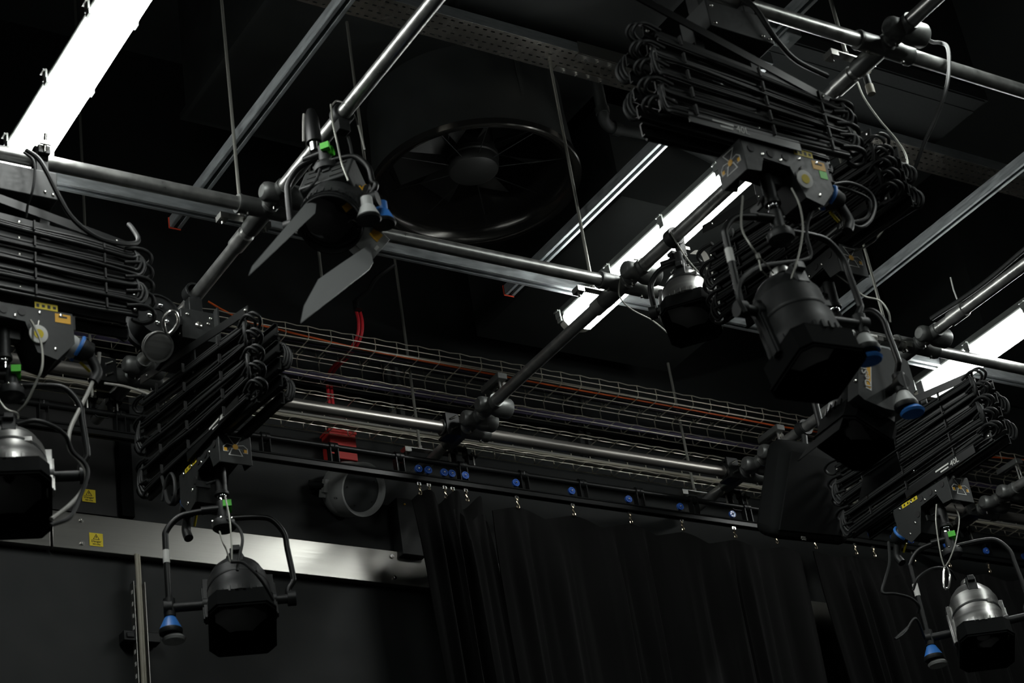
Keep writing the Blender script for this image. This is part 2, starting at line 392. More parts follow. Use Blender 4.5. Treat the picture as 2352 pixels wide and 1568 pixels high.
rod(5.506,6.31,5.43,6.1,'threaded rod at the rear right under the low duct')
rod(3.45,5.9,5.9,7.4,'thin dim rod behind the fan on its lower right',False)
rod(3.28,5.2,5.95,7.4,'thin dim rod between the left strut and the fan',False)
# ------------------------------------------------------------------ fluorescent lights
def fluor(x,y0,y1,l):
    z=5.63; off=V((x,(y0+y1)/2,z+.105)); t=thing('fluorescent_light',l,'ceiling light',off,group='fluorescent batten lights')
    X=basis((x,y0,z),XA,YA)     # local x = world x, local z = world y, local y = z cross x
    yv=YA.cross(XA); s=1 if yv.z>0 else -1
    L=y1-y0; r=.05
    dif=[(-.062,.062),(-.072,.040),(-.070,.020),(-.053,.002),(-.035,0),(.035,0),(.053,.002),(.070,.020),(.072,.040),(.062,.062)]
    MB().prism([(px,s*py) for px,py in dif],(r,L-r),X).build('diffuser',m_diff,t,off=off)
    for za,zb,k in ((r,0.0,0),(L-r,L,1)):
        sc=[1,.92,.75]; zz=[za,za+(zb-za)*.6,zb]
        vs=[];n=len(dif)
        for q,(c,zq) in enumerate(zip(sc,zz)): vs+=[V((px*c,s*(.052-(.052-py)*c),zq)) for px,py in dif]
        fs=[(q*n+i,q*n+(i+1)%n,(q+1)*n+(i+1)%n,(q+1)*n+i) for q in range(2) for i in range(n)]+[tuple(2*n+i for i in range(n))]
        MB().add(vs,fs,0,X).build('diffuser_end',m_frost,t,off=off,label='unlit frosted end of the diffuser')
    hs=[(-.066,.060),(-.068,.070),(-.062,.076),(-.056,.104),(.056,.104),(.062,.076),(.068,.070),(.066,.060)]
    MB().prism([(px,s*py) for px,py in hs],(-.006,L+.006),X).build('housing',m_lampgrey,t,off=off,bevel=.003)
    k=0; yy=y1-.03
    while yy>y0:
        for sx in(-1,1):
            b=MB().box((x+sx*.080,yy,z+.058),(.006,.03,.032)).box((x+sx*.074,yy,z+.034),(.012,.026,.02)).box((x+sx*.086,yy,z+.07),(.01,.028,.006))
            b.build('clip',m_cup if sx>0 else m_lampgrey,t,off=off)
        yy-=.36
    return t
labels=(('long lit fluorescent light at the top left','unlit-end neighbour'),('lit fluorescent light crossed by the central pipe',''),('lit fluorescent light at the right edge',''))
XL=(1.978,4.397,6.325)
for i,x in enumerate(XL):
    fluor(x,4.07,5.575,labels[i][0])
    # the next light of the same row, nearer the camera and above the frame
    l=bpy.data.lights.new('room_light','AREA'); l.shape='RECTANGLE'; l.size=.14; l.size_y=1.5; l.energy=16; l.color=(.95,1,.96)
    o=bpy.data.objects.new('room_light',l); COL.objects.link(o); o.location=(x,3.1,5.63)
# ------------------------------------------------------------------ wall trunking, signs, speaker, red box
zb,zt=4.895,5.047
for x0,x1,l in ((.9,2.525,'brushed steel trunking cover at the far left of the wall'),(2.53,4.98,'brushed steel trunking cover on the wall behind the hanging light'),(4.985,7.9,'brushed steel trunking cover showing in the gap between curtains')):
    off=V(((x0+x1)/2,WY-.02,zb)); t=thing('steel_trunking',l,'trunking',off)
    MB().box(((x0+x1)/2,WY-.022,(zb+zt)/2),(x1-x0-.004,.036,zt-zb)).build('cover',m_steel,t,off=off,bevel=.002)
    for xx in ((x0+.118),(x0+1.46 if x1-x0>1.8 else x0+.9)):
        for zz in (zb+.028,zt-.028):
            MB().cyl((xx,WY-.040,zz),(xx,WY-.046,zz),.009,12).cyl((xx,WY-.046,zz),(xx,WY-.050,zz),.004,6).build('screw',m_zinc,t,off=off)
def sign(c,l,w_=.054,h_=.054):
    c=V(c); t=thing('warning_sign',l,'sign',c,group='yellow electrical warning signs')
    MB().box((0,0,0),(w_,.001,h_)).build('plate',m_yel,t,off=None,bevel=0)
    X=basis((0,-.0009,0),XA,V((0,-1,0)))
    tri=MB(); A=[(-.0135,.0),(.0135,.0),(0,.0235)]; B=[(-.0102,.0018),(.0102,.0018),(0,.0196)]
    tri.ring(A,B,0,.0004,X); tri.prism([(-.001,.015),(.0025,.015),(.0008,.0105),(.003,.0105),(-.0015,.0035),(0,.0085),(-.0025,.0085)],.0004,X)
    tri.build('hazard_symbol',m_ink,t)
    text('Danger',.0135,m_ink,X@M.Translation((0,-.0075,0)),t)
    text('400 volts',.0085,m_ink,X@M.Translation((0,-.0195,0)),t)
sign(ay(204,1138,WY-.0265),'yellow danger sign on the black wall panel above the trunking')
sign(ay(221,1239,WY-.0415),'yellow danger sign stuck on the steel trunking')
# dark wall box left of the curtain with a sliver of a third sign
off=ay(938,1215,6.5); t=thing('wall_box','dark vertical wall box just left of the curtain','box',off)
MB().box((0,.01,.0),(.11,.07,.26)).build('enclosure',m_box,t,bevel=.003)
MB().box((.045,-.0265,-.03),(.018,.001,.054)).build('sign_edge',m_yel,t); MB().cyl((-.02,-.025,.10),(-.02,-.03,.10),.004,8).build('indicator',m_oran,t)
# vertical slotted channel with cream cables below the trunking
off=V((2.86,WY-.03,4.60)); t=thing('slotted_channel','upright slotted channel holding cream cables below the trunking','channel',off)
b=MB()
for sx in(-1,1): b.box((sx*.0225,-.012,-.6),(.003,.035,1.56)); 
b.box((0,.006,-.6),(.045,.003,1.56))
b.build('channel',m_steel,t)
for k in range(30): MB().box((-.0245,-.012,.14-.048*k),(.0012,.012,.016)).build('slot',m_lab,t)
MB().tube([(.0,-.014,.30),(-.002,-.02,.15),(.0,-.014,-1.38)],.007,10).tube([(.012,-.01,.30),(.01,-.016,.15),(.012,-.01,-1.38)],.006,10).build('cream_cable',m_cream,t)
MB().box((-.045,.0,-.04),(.05,.05,.04)).box((-.045,-.026,-.04),(.03,.01,.02)).build('standoff_clip',m_black,t,bevel=.003); MB().box((.05,.0,-.04),(.05,.05,.04)).build('standoff_clip',m_black,t,bevel=.003)
# horn projector speaker
hc=ay(836,1124,6.37); n=V((.15,-.88,-.42)).normalized(); X=basis(hc,XA,n)@M.Scale(1.06,4)
t=thing('wall_speaker','round light grey projector speaker mounted on the wall','speaker',X=X)
MB().lathe([(.093,-.006),(.099,-.001),(.1045,.0),(.106,-.004),(.106,-.085),(.1065,-.09),(.109,-.094),(.109,-.125),(.098,-.145),(.06,-.165),(0,-.17)],n=48).lathe([(.093,-.006),(.086,-.024)],n=48).build('shell',m_horn,t)
MB().lathe([(.088,-.022),(0,-.016)],n=40).build('grille',m_mesh,t)
for k in range(5):
    a=2*PI*k/5+.6; MB().sph((.068*math.cos(a),.068*math.sin(a),-.0155),.0035,8).build('rivet',m_ink,t)
MB().box((-.112,0,-.10),(.02,.05,.02)).box((-.11,-.03,-.115),(.012,.03,.03)).build('bracket_lug',m_cup,t)
MB().tube([(-.11,0,-.10),(-.13,.0,-.17)],.014,10).tube([(.11,0,-.10),(.10,0,-.17)],.012,10).box((0,0,-.178),(.27,.04,.008)).build('mounting_bracket',m_black,t)
for ang,s in ((205,'ICLR'),):
    a=math.radians(ang); o_=V((.1065*math.cos(a),.1065*math.sin(a),-.045)); zz=V((math.cos(a),math.sin(a),0)); xx=V((0,0,1))
    text(s,.011,m_ink,basis(o_,xx,zz),t,'maker_mark')
MB().box((0,-.04,-.15),(.05,.06,.02)).build('rear_plate',m_horn,t)
# red call-point box and its cables
off=V((3.795,6.50,5.485)); t=thing('red_alarm_box','red enamelled junction box on the wall above the round speaker','box',off)
MB().box((0,0,-.0),(.125,.07,.125)).build('enclosure',m_red,t,bevel=.003)
MB().box((0,-.0,.066),(.135,.08,.012)).build('lid',m_red,t,bevel=.002)
for sx in(-.022,.022): MB().lathe([(.018,.07),(.018,.082),(.013,.09),(.009,.10),(0,.10)],M.Translation((sx,0,0)),16).build('gland',m_redc,t)
path=[(822,712,6.2),(828,740,6.2),(824,775,6.22),(800,815,6.3),(770,842,6.38),(757,870,6.46),(760,920,6.47),(766,965,6.48)]
for s,l in ((-.009,'left strand of the red fire cable dropping to the red box'),(.009,'right strand of the red fire cable dropping to the red box')):
    pts=[ay(*p)+V((s,0,0)) for p in path]+[off+V((s*2.4,0,.10))]
    solo(MB().tube(smooth(pts,6),.0068,10),'red_cable',m_redc,l,'cable',pts[3],'red fire cables')
cn=MB(); 
for (u,v,y) in ((825,714,6.2),(790,826,6.33),(757,880,6.46),(764,960,6.475)): c=ay(u,v,y); cn.box(c,(.034,.02,.008))
solo(cn,'cable_tie',m_ink,'black ties around the pair of red cables','cable tie',ay(790,826,6.33))
solo(MB().tube(smooth([ay(822,712,6.2),ay(820,690,6.15),ay(845,668,6.1),ay(862,640,6.05),ay(905,607,6.0)],5),.011,8).box(ay(822,700,6.18),(.03,.03,.05)),'hose_elbow',m_black,'dark connector and hose above the red cables','connector',ay(822,700,6.18))
# slotted uprights behind the wire trays
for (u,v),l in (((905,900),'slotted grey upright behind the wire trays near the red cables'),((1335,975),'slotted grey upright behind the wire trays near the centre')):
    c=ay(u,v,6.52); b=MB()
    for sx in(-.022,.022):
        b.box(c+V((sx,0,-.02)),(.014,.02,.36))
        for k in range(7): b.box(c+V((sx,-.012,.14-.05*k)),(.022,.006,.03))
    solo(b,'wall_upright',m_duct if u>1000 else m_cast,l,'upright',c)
# ------------------------------------------------------------------ wire basket trays
X0,X1=.9,7.95; PIT=.1035
def wavy(x0,x1,y,z,ay_=.0,az_=.003,ph=0.0):
    n=int((x1-x0)/PIT*4); return [V((x0+(x1-x0)*i/n,y+ay_*math.cos(2*PI*((x0+(x1-x0)*i/n)/PIT)+ph),z+az_*math.cos(2*PI*((x0+(x1-x0)*i/n)/PIT)+ph))) for i in range(n+1)]
WR=.0023
def straight(x0,x1,y,z): return [V((x0,y,z)),V((x1,y,z))]
off=V((4.4,6.24,5.785))
b=MB()
b.tube(wavy(X0,X1,6.17,5.842,0,.0025),WR,6)
for y,z in ((6.17,5.815),(6.178,5.787),(6.235,5.783),(6.30,5.787)): b.tube(straight(X0,X1,y,z),WR,6)
b.tube(straight(X0,X1,6.31,5.84),WR,6)
n=int((X1-X0)/PIT)
for i in range(n):
    x=X0+PIT*i+.03
    b.tube([(x,6.17,5.842),(x,6.17,5.798),(x,6.182,5.785),(x,6.298,5.785),(x,6.31,5.798),(x,6.31,5.842)],WR,6)
solo(b,'wire_basket_tray',m_wire,'top wire basket tray along the wall carrying the orange cable','cable tray',off,'wire basket trays')
def ctray(zt_,zb_,yf,yb,l):
    b=MB()
    for (y,z,wv) in ((yf,zt_,1),(yf+.03,zt_+.003,0),(yb,zt_-.005,0),(yb,(zt_+zb_)/2,0),(yb,zb_+.005,0),(yf+.03,zb_-.003,0),(yf,zb_,1)):
        if wv: b.tube(wavy(X0,X1,y,z,.004,.0045),WR,6)
        else: b.tube(straight(X0,X1,y,z),WR*.9,6)
    for i in range(int((X1-X0)/PIT)):
        x=X0+PIT*i+.01
        b.tube([(x,yf,zt_),(x,yb-.012,zt_),(x,yb,zt_-.012),(x,yb,zb_+.012),(x,yb-.012,zb_),(x,yf,zb_)],WR,6)
    solo(b,'wire_basket_tray',m_wire,l,'cable tray',(4.4,yb,zt_),'wire basket trays')
ctray(5.862,5.748,6.345,6.44,'middle wire basket tray on the wall holding violet cables')
ctray(5.650,5.512,6.345,6.44,'lowest wire basket tray holding the grey cable bundle')
def run(name,m,label,pts,r,group=None,sm=4):
    pts=[V(p) for p in pts]; return solo(MB().tube(smooth(pts,sm),r,8),name,m,label,'cable',pts[len(pts)//2],group)
run('orange_cable',m_orange,'bright orange cable lying in the top wire basket',
    [ay(u,v,6.2) for u,v in ((478,692),(520,716),(575,740),(700,771),(820,799),(971,829),(1120,857),(1280,887),(1500,925),(1700,962),(1830,985),(2100,1022),(2215,1046),(2352,1056))]+[(7.95,6.22,5.80)],.0042)
for k,(dy,dz) in enumerate(((.02,.003),(.035,.004),(.052,.003),(.07,.004),(.086,.003))):
    run('violet_cable',m_purple if k%2 else m_cable,'dark violet data cable laid along the top wire basket',[(X0,6.185+dy,5.789+dz),(2.5,6.19+dy,5.793+dz),(4,6.185+dy,5.789+dz+.002),(5.5,6.187+dy,5.79+dz),(7.9,6.185+dy,5.789+dz)],.0042,'data cables in the top basket')
for k in range(4):
    zz=[5.775+.007*k+.012*math.sin(1.3*q+.2) for q in range(8)]
    run('violet_cable',m_purple,'violet data cable hanging along the middle wire basket',[(X0+q*1.0,6.425-.004*(k%2),zz[q]) for q in range(8)],.0046,'violet cables in the middle basket')
for k in range(7):
    yy=6.352+.011*(k%4); z=5.524+.010*(k//4)
    run('grey_cable',m_greycable if k%3 else m_cream,'pale grey mains cable in the lowest wire basket',[(X0+q*.88,yy+.003*math.sin(q*2+k),z+.003*math.sin(q*1.7+k*2)) for q in range(9)],.0062,'grey cables in the lowest basket')
for k in range(3):
    run('grey_cable',m_cream,'grey cable loosely laid in the top wire basket',[(X0+q*.9,6.20+.03*k+.01*math.sin(q+k),5.802+.004*math.sin(q*2.1+k)) for q in range(8)],.0032,'loose grey cables in the top basket')
# slotted hangers where the baskets meet the pipes
for (u,v),l in (((1140,875),'slotted steel hanger block above the rear centre fitting'),((1778,992),'slotted steel hanger block above the black loudspeaker'),((2325,1068),'slotted steel hanger block at the right edge above the pipe')):
    c=ay(u,v,5.93); t=thing('hanger_block',l,'bracket',c)
    MB().box((0,.02,.0),(.045,.14,.028)).build('block',m_cast,t,bevel=.003)
    MB().box((0,.02,-.0155),(.012,.06,.003)).build('slot',m_ink,t)
    MB().cyl((.0,-.02,-.012),(.0,-.02,5.425-c.z),.0065,10).cyl((.02,-.02,-.012),(.02,-.02,-.10),.0065,10).cyl((.02,-.02,-.02),(.02,-.02,-.035),.012,6).cyl((.02,-.02,-.075),(.02,-.02,-.085),.013,10).build('bolt',m_zinc,t)
# ------------------------------------------------------------------ curtain track
TYc=6.2
off=V((5,TYc,5.31)); t=thing('curtain_track','black two-tier curtain track hung below the rear pipe','curtain track',off)
MB().tube([(.9,TYc,5.312),(8.0,TYc,5.312)],.0125,20).build('upper_tube',m_gloss,t,off=off)
MB().box((4.45,TYc,5.232),(7.1,.030,.004)).box((4.45,TYc-.015,5.222),(7.1,.003,.024)).box((4.45,TYc+.015,5.222),(7.1,.003,.024)).box((4.45,TYc-.010,5.211),(7.1,.010,.003)).box((4.45,TYc+.010,5.211),(7.1,.010,.003)).tube([(.9,TYc-.018,5.233),(8,TYc-.018,5.233)],.004,8).build('rail',m_gloss,t,off=off)
for k in range(20):
    x=2.088+.3*k
    b=MB().tube([(x,TYc-.016,5.320),(x,TYc-.016,5.305)],.004,6)
    b.lathe([(.0128,-.018),(.019,-.018),(.019,.018),(.0128,.018)],M.Translation((x,TYc,5.312))@M.Rotation(PI/2,4,'Y'),18)
    b.box((x-.017,TYc,5.270),(.004,.030,.078)).box((x+.017,TYc,5.270),(.004,.030,.078)).box((x,TYc+.013,5.27),(.034,.003,.04))
    b.build('bracket',m_gloss,t,off=off)
for x,l in ((2.62,'track clamp at the rear left below the pipe end'),(4.19,'track clamp below the rear centre crossing fitting'),(5.64,'track clamp left of the black loudspeaker'),(7.04,'track clamp at the rear right')):
    tt=thing('track_clamp',l,'clamp',(x,TYc,5.36))
    MB().box((-.05,0,.0),(.05,.035,.006)).box((.05,0,.0),(.05,.035,.006)).box((-.024,0,.015),(.006,.035,.03)).box((.024,0,.015),(.006,.035,.03)).box((0,0,.03),(.05,.035,.006)).box((-.03,0,-.02),(.005,.03,.04)).box((.03,0,-.02),(.005,.03,.04)).build('saddle',m_gloss,tt)
    for sx in(-.062,.055): MB().cyl((sx,-.012,.03),(sx,-.012,-.045),.0048,8).cyl((sx,-.012,.004),(sx,-.012,.014),.010,6).build('bolt',m_zinc,tt)
    MB().tube([(-.045,0,0),(-.045,0,-.05),(-.02,0,-.066),(.02,0,-.066),(.04,0,-.05),(.04,0,0)],.003,6).build('u_strap',m_black,tt)
for (x,y),l in zip(((2.581,6.07),(4.061,6.067),(5.507,6.06),(6.956,6.06)),('black bolted clamp on the rear pipe at the left','black bolted clamp on the rear pipe left of the centre fitting','black bolted clamp on the rear pipe near the loudspeaker','black bolted clamp on the rear pipe at the right')):
    tt=thing('pipe_clamp',l,'clamp',(x,y,ZG),group='black clamps on the rear pipe')
    MB().lathe([(.025,-.032),(.036,-.032),(.036,.032),(.025,.032)],M.Rotation(PI/2,4,'Y'),24).box((.0,-.034,0),(.062,.012,.10)).box((0,0,.042),(.064,.07,.010)).box((0,0,-.042),(.064,.07,.010)).build('body',m_gloss,tt)
    for zz in(-.022,.026): MB().tube([(-.012,-.044,zz-.006),(.014,-.046,zz+.008)],.0045,8).build('bolt',m_zinc,tt)
# rollers and hooks
R0=None
wheels=[3.969,4.015,4.090,4.127,4.191,4.439,4.721,5.019,5.299,5.591,5.83,6.06,6.305,6.419,6.559,6.669,6.90,7.165,7.426]
names=['leftmost curtain roller above the bunched curtain','second curtain roller from the left','third curtain roller from the left','fourth curtain roller from the left','curtain roller beside the centre track clamp','curtain roller at the first hook of the wide curtain','curtain roller at the second hook of the wide curtain','curtain roller at the third hook of the wide curtain','curtain roller at the fourth hook of the wide curtain','curtain roller at the fifth hook of the wide curtain','curtain roller hidden behind the loudspeaker','curtain roller behind the loudspeaker edge','curtain roller just right of the loudspeaker','curtain roller left of the lower carriage plug','curtain roller behind the lower carriage plug','curtain roller right of the lower carriage plug','curtain roller behind the green tape of the right light','curtain roller inside the right light yoke','curtain roller at the right edge']
tops=[]
for x,nm in zip(wheels,names):
    if R0 is None:
        R0=thing('curtain_roller',nm,'curtain roller',(x,TYc,5.262),group='blue wheeled curtain rollers')
        Xw=M.Translation((0,-.012,0))@M.Rotation(PI/2,4,'X')
        wl=MB().lathe([(.004,.006),(.008,.006),(.008,.003),(.012,.003),(.012,.005),(.0165,.005),(.0165,-.005),(.008,-.005),(.004,-.006)],Xw,28).build('wheel',m_bluew,R0)
        hb=MB().sph((0,-.019,0),.0045,10)
        for k in range(6):
            a=2*PI*k/6; hb.box((.010*math.cos(a),-.0160,.010*math.sin(a)),(.0022,.002,.0022))
        hb.build('hub_cap',m_zinc,R0)
        MB().box((0,0,-.038),(.004,.006,.06)).cyl((0,-.014,0),(0,.004,0),.003,8).build('stem',m_black,R0)
        MB().box((-.007,0,-.064),(.005,.008,.012)).box((.007,0,-.064),(.005,.008,.012)).box((0,0,-.058),(.018,.008,.003)).build('swivel',m_zinc,R0)
        MB().tube(smooth([(0,0,-.066),(.003,0,-.075),(-.002,0,-.084),(.003,0,-.094)],4),.0038,8).sph((.002,0,-.080),.0062,8).tube(smooth([(.002,0,-.092),(.008,0,-.100),(.006,0,-.110),(-.003,0,-.110),(-.004,0,-.102)],4),.0028,8).build('snap_hook',m_brass,R0)
    else: dup(R0,(x,TYc,5.262),nm)
# ------------------------------------------------------------------ curtains
def curtain(xs,zt_f,yf,l,zb_=.12,thick=.006):
    # xs: list of (x_top,x_bottom,y_top,y_bottom) columns
    nz=26; n=len(xs); vs=[]; fs=[]
    for side in (0,1):
        for i,(xa,xb,ya,yb) in enumerate(xs):
            ztop=zt_f(xa)
            for j in range(nz+1):
                t=j/nz; tt=t**1.3; z=ztop+(zb_-ztop)*tt
                k=min(1,(ztop-z)/.9); x=xa+(xb-xa)*k; y=ya+(yb-ya)*min(1,(ztop-z)/.22)
                vs.append(V((x,y+side*thick,z)))
    N=n*(nz+1)
    for i in range(n-1):
        for j in range(nz):
            a=i*(nz+1)+j; b=a+nz+1
            fs.append((a,a+1,b+1,b)); fs.append((N+a,N+b,N+b+1,N+a+1))
    for j in range(nz):
        fs.append((j,N+j,N+j+1,j+1)); a=(n-1)*(nz+1)+j; fs.append((a,a+1,N+a+1,N+a))
    for i in range(n-1):
        a=i*(nz+1); b=a+nz+1; fs.append((a,b,N+b,N+a))
    b=MB().add(vs,fs)
    return solo(b,'stage_curtain',m_curt,l,'curtain',(xs[n//2][0],yf,5.15))
def cols(x0,x1,n,per,amp,y0,lean=(0,0),seed=1,phase=0):
    rnd=random.Random(seed); out=[]; off=[rnd.uniform(-.25,.25) for _ in range(60)]
    for i in range(n+1):
        s=i/n; x=x0+(x1-x0)*s; q=(x-x0)/per+phase; k=int(q); f=q-k
        ph=2*PI*(q+.18*math.sin(2*PI*q*.37+seed))
        w1=math.cos(ph); w1=math.copysign(abs(w1)**.75,w1)
        yb=y0+amp*w1*(.75+off[k%60])+amp*.25*math.sin(2.7*ph+seed)
        yt=y0+amp*.22*math.cos(2*PI*(x-x0)/.29)
        out.append((x,x+lean[0]*(1-s)+lean[1]*s+.012*math.sin(ph*1.0+1),yt,yb))
    return out
ya=6.2
c1=cols(3.955,4.285,90,.095,.045,ya,(.035,.03),3)
curtain([(a,b,y+.03*math.cos(2*PI*(a-3.955)/.115),d) for a,b,y,d in c1],lambda x: 5.150+.022*math.cos(2*PI*(x-3.99)/.13),ya,'black curtain bunched in narrow folds beside the wall speaker')
def ztop2(x):
    hooks=[4.439,4.721,5.019,5.299,5.591,5.86]
    z=5.148
    d=min(abs(x-h) for h in hooks); return 5.160-.030*min(1,(d/.14))**1.2-.012*(x-4.3)
curtain(cols(4.325,5.96,260,.21,.038,ya+.012,(.02,-.02),5),ztop2,ya,'wide black curtain hanging from five hooks in the centre')
def ztop3(x):
    hooks=[6.06,6.305,6.419,6.559,6.669,6.90,7.165,7.426,7.7]
    d=min(abs(x-h) for h in hooks); return 5.150-.028*min(1,(d/.12))**1.2
curtain(cols(6.06,7.95,300,.135,.045,ya+.01,(.06,.0),9),ztop3,ya,'black curtain at the right behind the hanging light')
# ================================================================== FOLDING HOISTS (local: +x along the arms, z up, origin on the pipe)
NL=5; DZ=.056; AL=.84
def emblem(parent,X):
    A=[(-.026,.040),(.026,.040),(0,.002)]; B=[(-.0215,.0375),(.0215,.0375),(0,.0068)]
    e=MB().ring(A,B,0,.0006,X,0).prism(B,.0003,X,1)
    for s in(-1,1):
        W=[(s*.004,.008),(s*.030,.012),(s*.044,.000),(s*.044,-.018),(s*.026,-.018),(s*.022,-.006),(s*.006,-.002)]
        c=V((sum(p[0] for p in W)/7,sum(p[1] for p in W)/7,0)); Wi=[(c.x+(p[0]-c.x)*.86,c.y+(p[1]-c.y)*.84) for p in W]
        if s<0: W=W[::-1]; Wi=Wi[::-1]
        e.ring(W,Wi,0,.0006,X,0).prism([(s*.030,-.004),(s*.041,-.004),(s*.041,-.016),(s*.030,-.016)][::s],(.0003,.0009),X,2)
    C=[(-.014,-.004),(.014,-.004),(.026,-.030),(-.026,-.030)]; Ci=[(-.011,-.0065),(.011,-.0065),(.021,-.0275),(-.021,-.0275)]
    e.ring(C,Ci,0,.0006,X,0)
    e.prism([(.010*math.cos(a*PI/8),.002+.010*math.sin(a*PI/8)) for a in range(16)],(.0004,.0012),X,2)
    e.build('emblem',[m_lab,m_ink,m_oran],parent)
def hoist(label,X,ztop=-.33,zbot=-.57,tiltx=1,reel=False,sideflip=1,boxshift=0,dial=True,green=True,plates=True,label40=True,cup=True,half=AL/2,seed=1,fan=.012,cx=0.0,tb=.0):
    rnd=random.Random(seed)
    t=thing('folding_hoist',label,'lighting hoist',X=X)
    f=sideflip                     # -f*y is the side that faces the camera
    dz=(ztop-zbot)/(NL-1)
    # ---- top carriage
    zc=-.148
    tc=MB().box((boxshift,0,zc),(.24,.13,.12 if reel else .10)).build('top_carriage',m_box,t,bevel=.003)
    MB().lathe([(.025,-.02),(.034,-.02),(.034,.02),(.025,.02)],M.Translation((-.0+boxshift+.09,0,0))@M.Rotation(PI/2,4,'Y'),24).box((boxshift+.09,-f*.0,-.06),(.04,.05,.06)).box((boxshift+.09,-f*.040,0),(.04,.014,.03)).build('pipe_clamp',m_black,t,bevel=.002)
    MB().lathe([(.025,-.02),(.034,-.02),(.034,.02),(.025,.02)],M.Translation((boxshift-.09,0,0))@M.Rotation(PI/2,4,'Y'),24).box((boxshift-.09,0,-.06),(.04,.05,.06)).build('pipe_clamp',m_black,t,bevel=.002)
    MB().cyl((boxshift+.09,-f*.045,-.01),(boxshift+.09,-f*.06,.05),.006,10).box((boxshift+.09,-f*.058,.015),(.035,.008,.012)).build('clamp_bolt',m_zinc,t)
    if plates:
        Xs=basis((0,-f*.0632,0),XA*f,V((0,-f,0)))
        q=lambda u,v,w_,h_,m,n:MB().box((u*1.0,v,0),(w_,h_,.0008),Xs).build(n,m,tc)
        q(f*boxshift+.0,zc+.015,.13,.056,m_lab,'rating_plate'); q(f*boxshift+.0,zc-.032,.085,.024,m_lab,'rating_plate'); q(f*boxshift+.085,zc+.012,.036,.022,m_oran,'rating_plate')
        MB().box((f*boxshift-.035,zc+.02,.0006),(.03,.004,.0006),Xs).box((f*boxshift+.02,zc+.024,.0006),(.028,.004,.0006),Xs).box((f*boxshift-.035,zc+.008,.0006),(.03,.010,.0006),Xs).build('printed_text',m_ink,tc)
    for (bx,bz) in ((.10,.03),(.08,-.03),(.105,-.035),(-.10,.03),(-.10,-.035)):
        MB().sph((boxshift+bx,-f*.0632,zc+bz),.0065,10).build('screw',m_zinc,tc)
    if reel:
        D=basis((boxshift-.14,.172,zc-.02),YA,V((-1,0,0)))@M.Scale(1.22,4)
        r_=MB().lathe([(0,.02),(.02,.02),(.02,.024),(.036,.026),(.060,.022),(.062,.028),(.066,.028),(.066,.0),(.058,-.004),(.058,-.05),(.066,-.054),(.066,-.07),(0,-.07)],D,40).build('cable_drum',m_black,t)
        for k in range(6):
            a=2*PI*k/6+.3; MB().sph((0,0,0),.0075,10,D@M.Translation((.030*math.cos(a),.030*math.sin(a),.028))).build('drum_bolt',m_chrome,r_)
        MB().box((boxshift-.05,.10,zc),(.16,.07,.035)).build('drum_bracket',m_black,t)
        D2=basis((boxshift-.15,.172,zc-.135),YA,V((-.75,0,-.65)))@M.Scale(1.15,4)
        MB().lathe([(0,.012),(.03,.012),(.040,.008),(.046,.010),(.046,.004),(.040,0),(.046,-.004),(.046,-.012),(0,-.012)],D2,36).build('pulley',m_shell,t)
        MB().tube(smooth([(0,.006,0),(.014,.03,0),(.006,.048,0),(-.006,.048,0),(-.014,.03,0)],5,True),.003,8,closed=True,X=D2@M.Translation((-.01,-.035,.03))@M.Rotation(PI,4,'Z')@M.Scale(1.6,4)).build('pull_ring',m_zinc,t)
        MB().sph((boxshift-.122,.0,zc+.0),.013,12,sx=(.5,1,1)).build('adjuster',m_zinc,tc)
        for (by,bz) in ((.042,.036),(-.045,.034),(-.045,-.02),(-.035,.01)): MB().sph((boxshift-.1215,by,zc+bz),.0065,10).build('screw',m_zinc,tc)
    for sx in(-1,1):
        MB().box((sx*.10,0,(ztop+zc)/2-.03),(.03,.006,abs(ztop-zc)+.02)).build('link_plate',m_box,t)
    # ---- folded arms
    for i in range(NL):
        z=ztop-i*dz
        for sy in(-1,1):
            tilt=(tb+fan*(NL-1-i)/NL)*(1 if sy*f<0 else .75)*tiltx
            if sy*f>0: z-=dz*.5
            a=V((-half,sy*.048,z-tilt)); b=V((half,sy*.048,z+tilt))
            XX=basis((a+b)/2,(b-a),V((0,sy,0)))
            L=(b-a).length
            m=MB().box((0,0,0),(L,.042,.004),XX).box((0,.0195,-.005),(L,.003,.012),XX).box((0,-.0195,-.005),(L,.003,.012),XX)
            am=m.build('arm',m_gloss,t)
            for u in (-L/2+.012,0,L/2-.012):
                MB().sph((u,0,.004),.0068,8,XX,sx=(1,1,.7)).build('pivot_bolt',m_zinc,am)
    for sy in(-1,1):
        s2=(1 if sy*f<0 else .6)*tiltx
        a=V((-half*(1.0 if sy*f<0 else .15),sy*.052,ztop+.062-s2*(.045+fan))); b=V((half*(1.0 if sy*f<0 else .95),sy*.052,ztop+.062+s2*(.045+fan)))
        XX=basis((a+b)/2,(b-a),V((0,sy,0))); L=(b-a).length
        am=MB().box((0,0,0),(L,.030,.005),XX).build('upper_arm',m_gloss,t)
        for u in (-L/2+.012,L/2-.06): MB().sph((u,0,.004),.0068,8,XX,sx=(1,1,.7)).build('pivot_bolt',m_zinc,am)
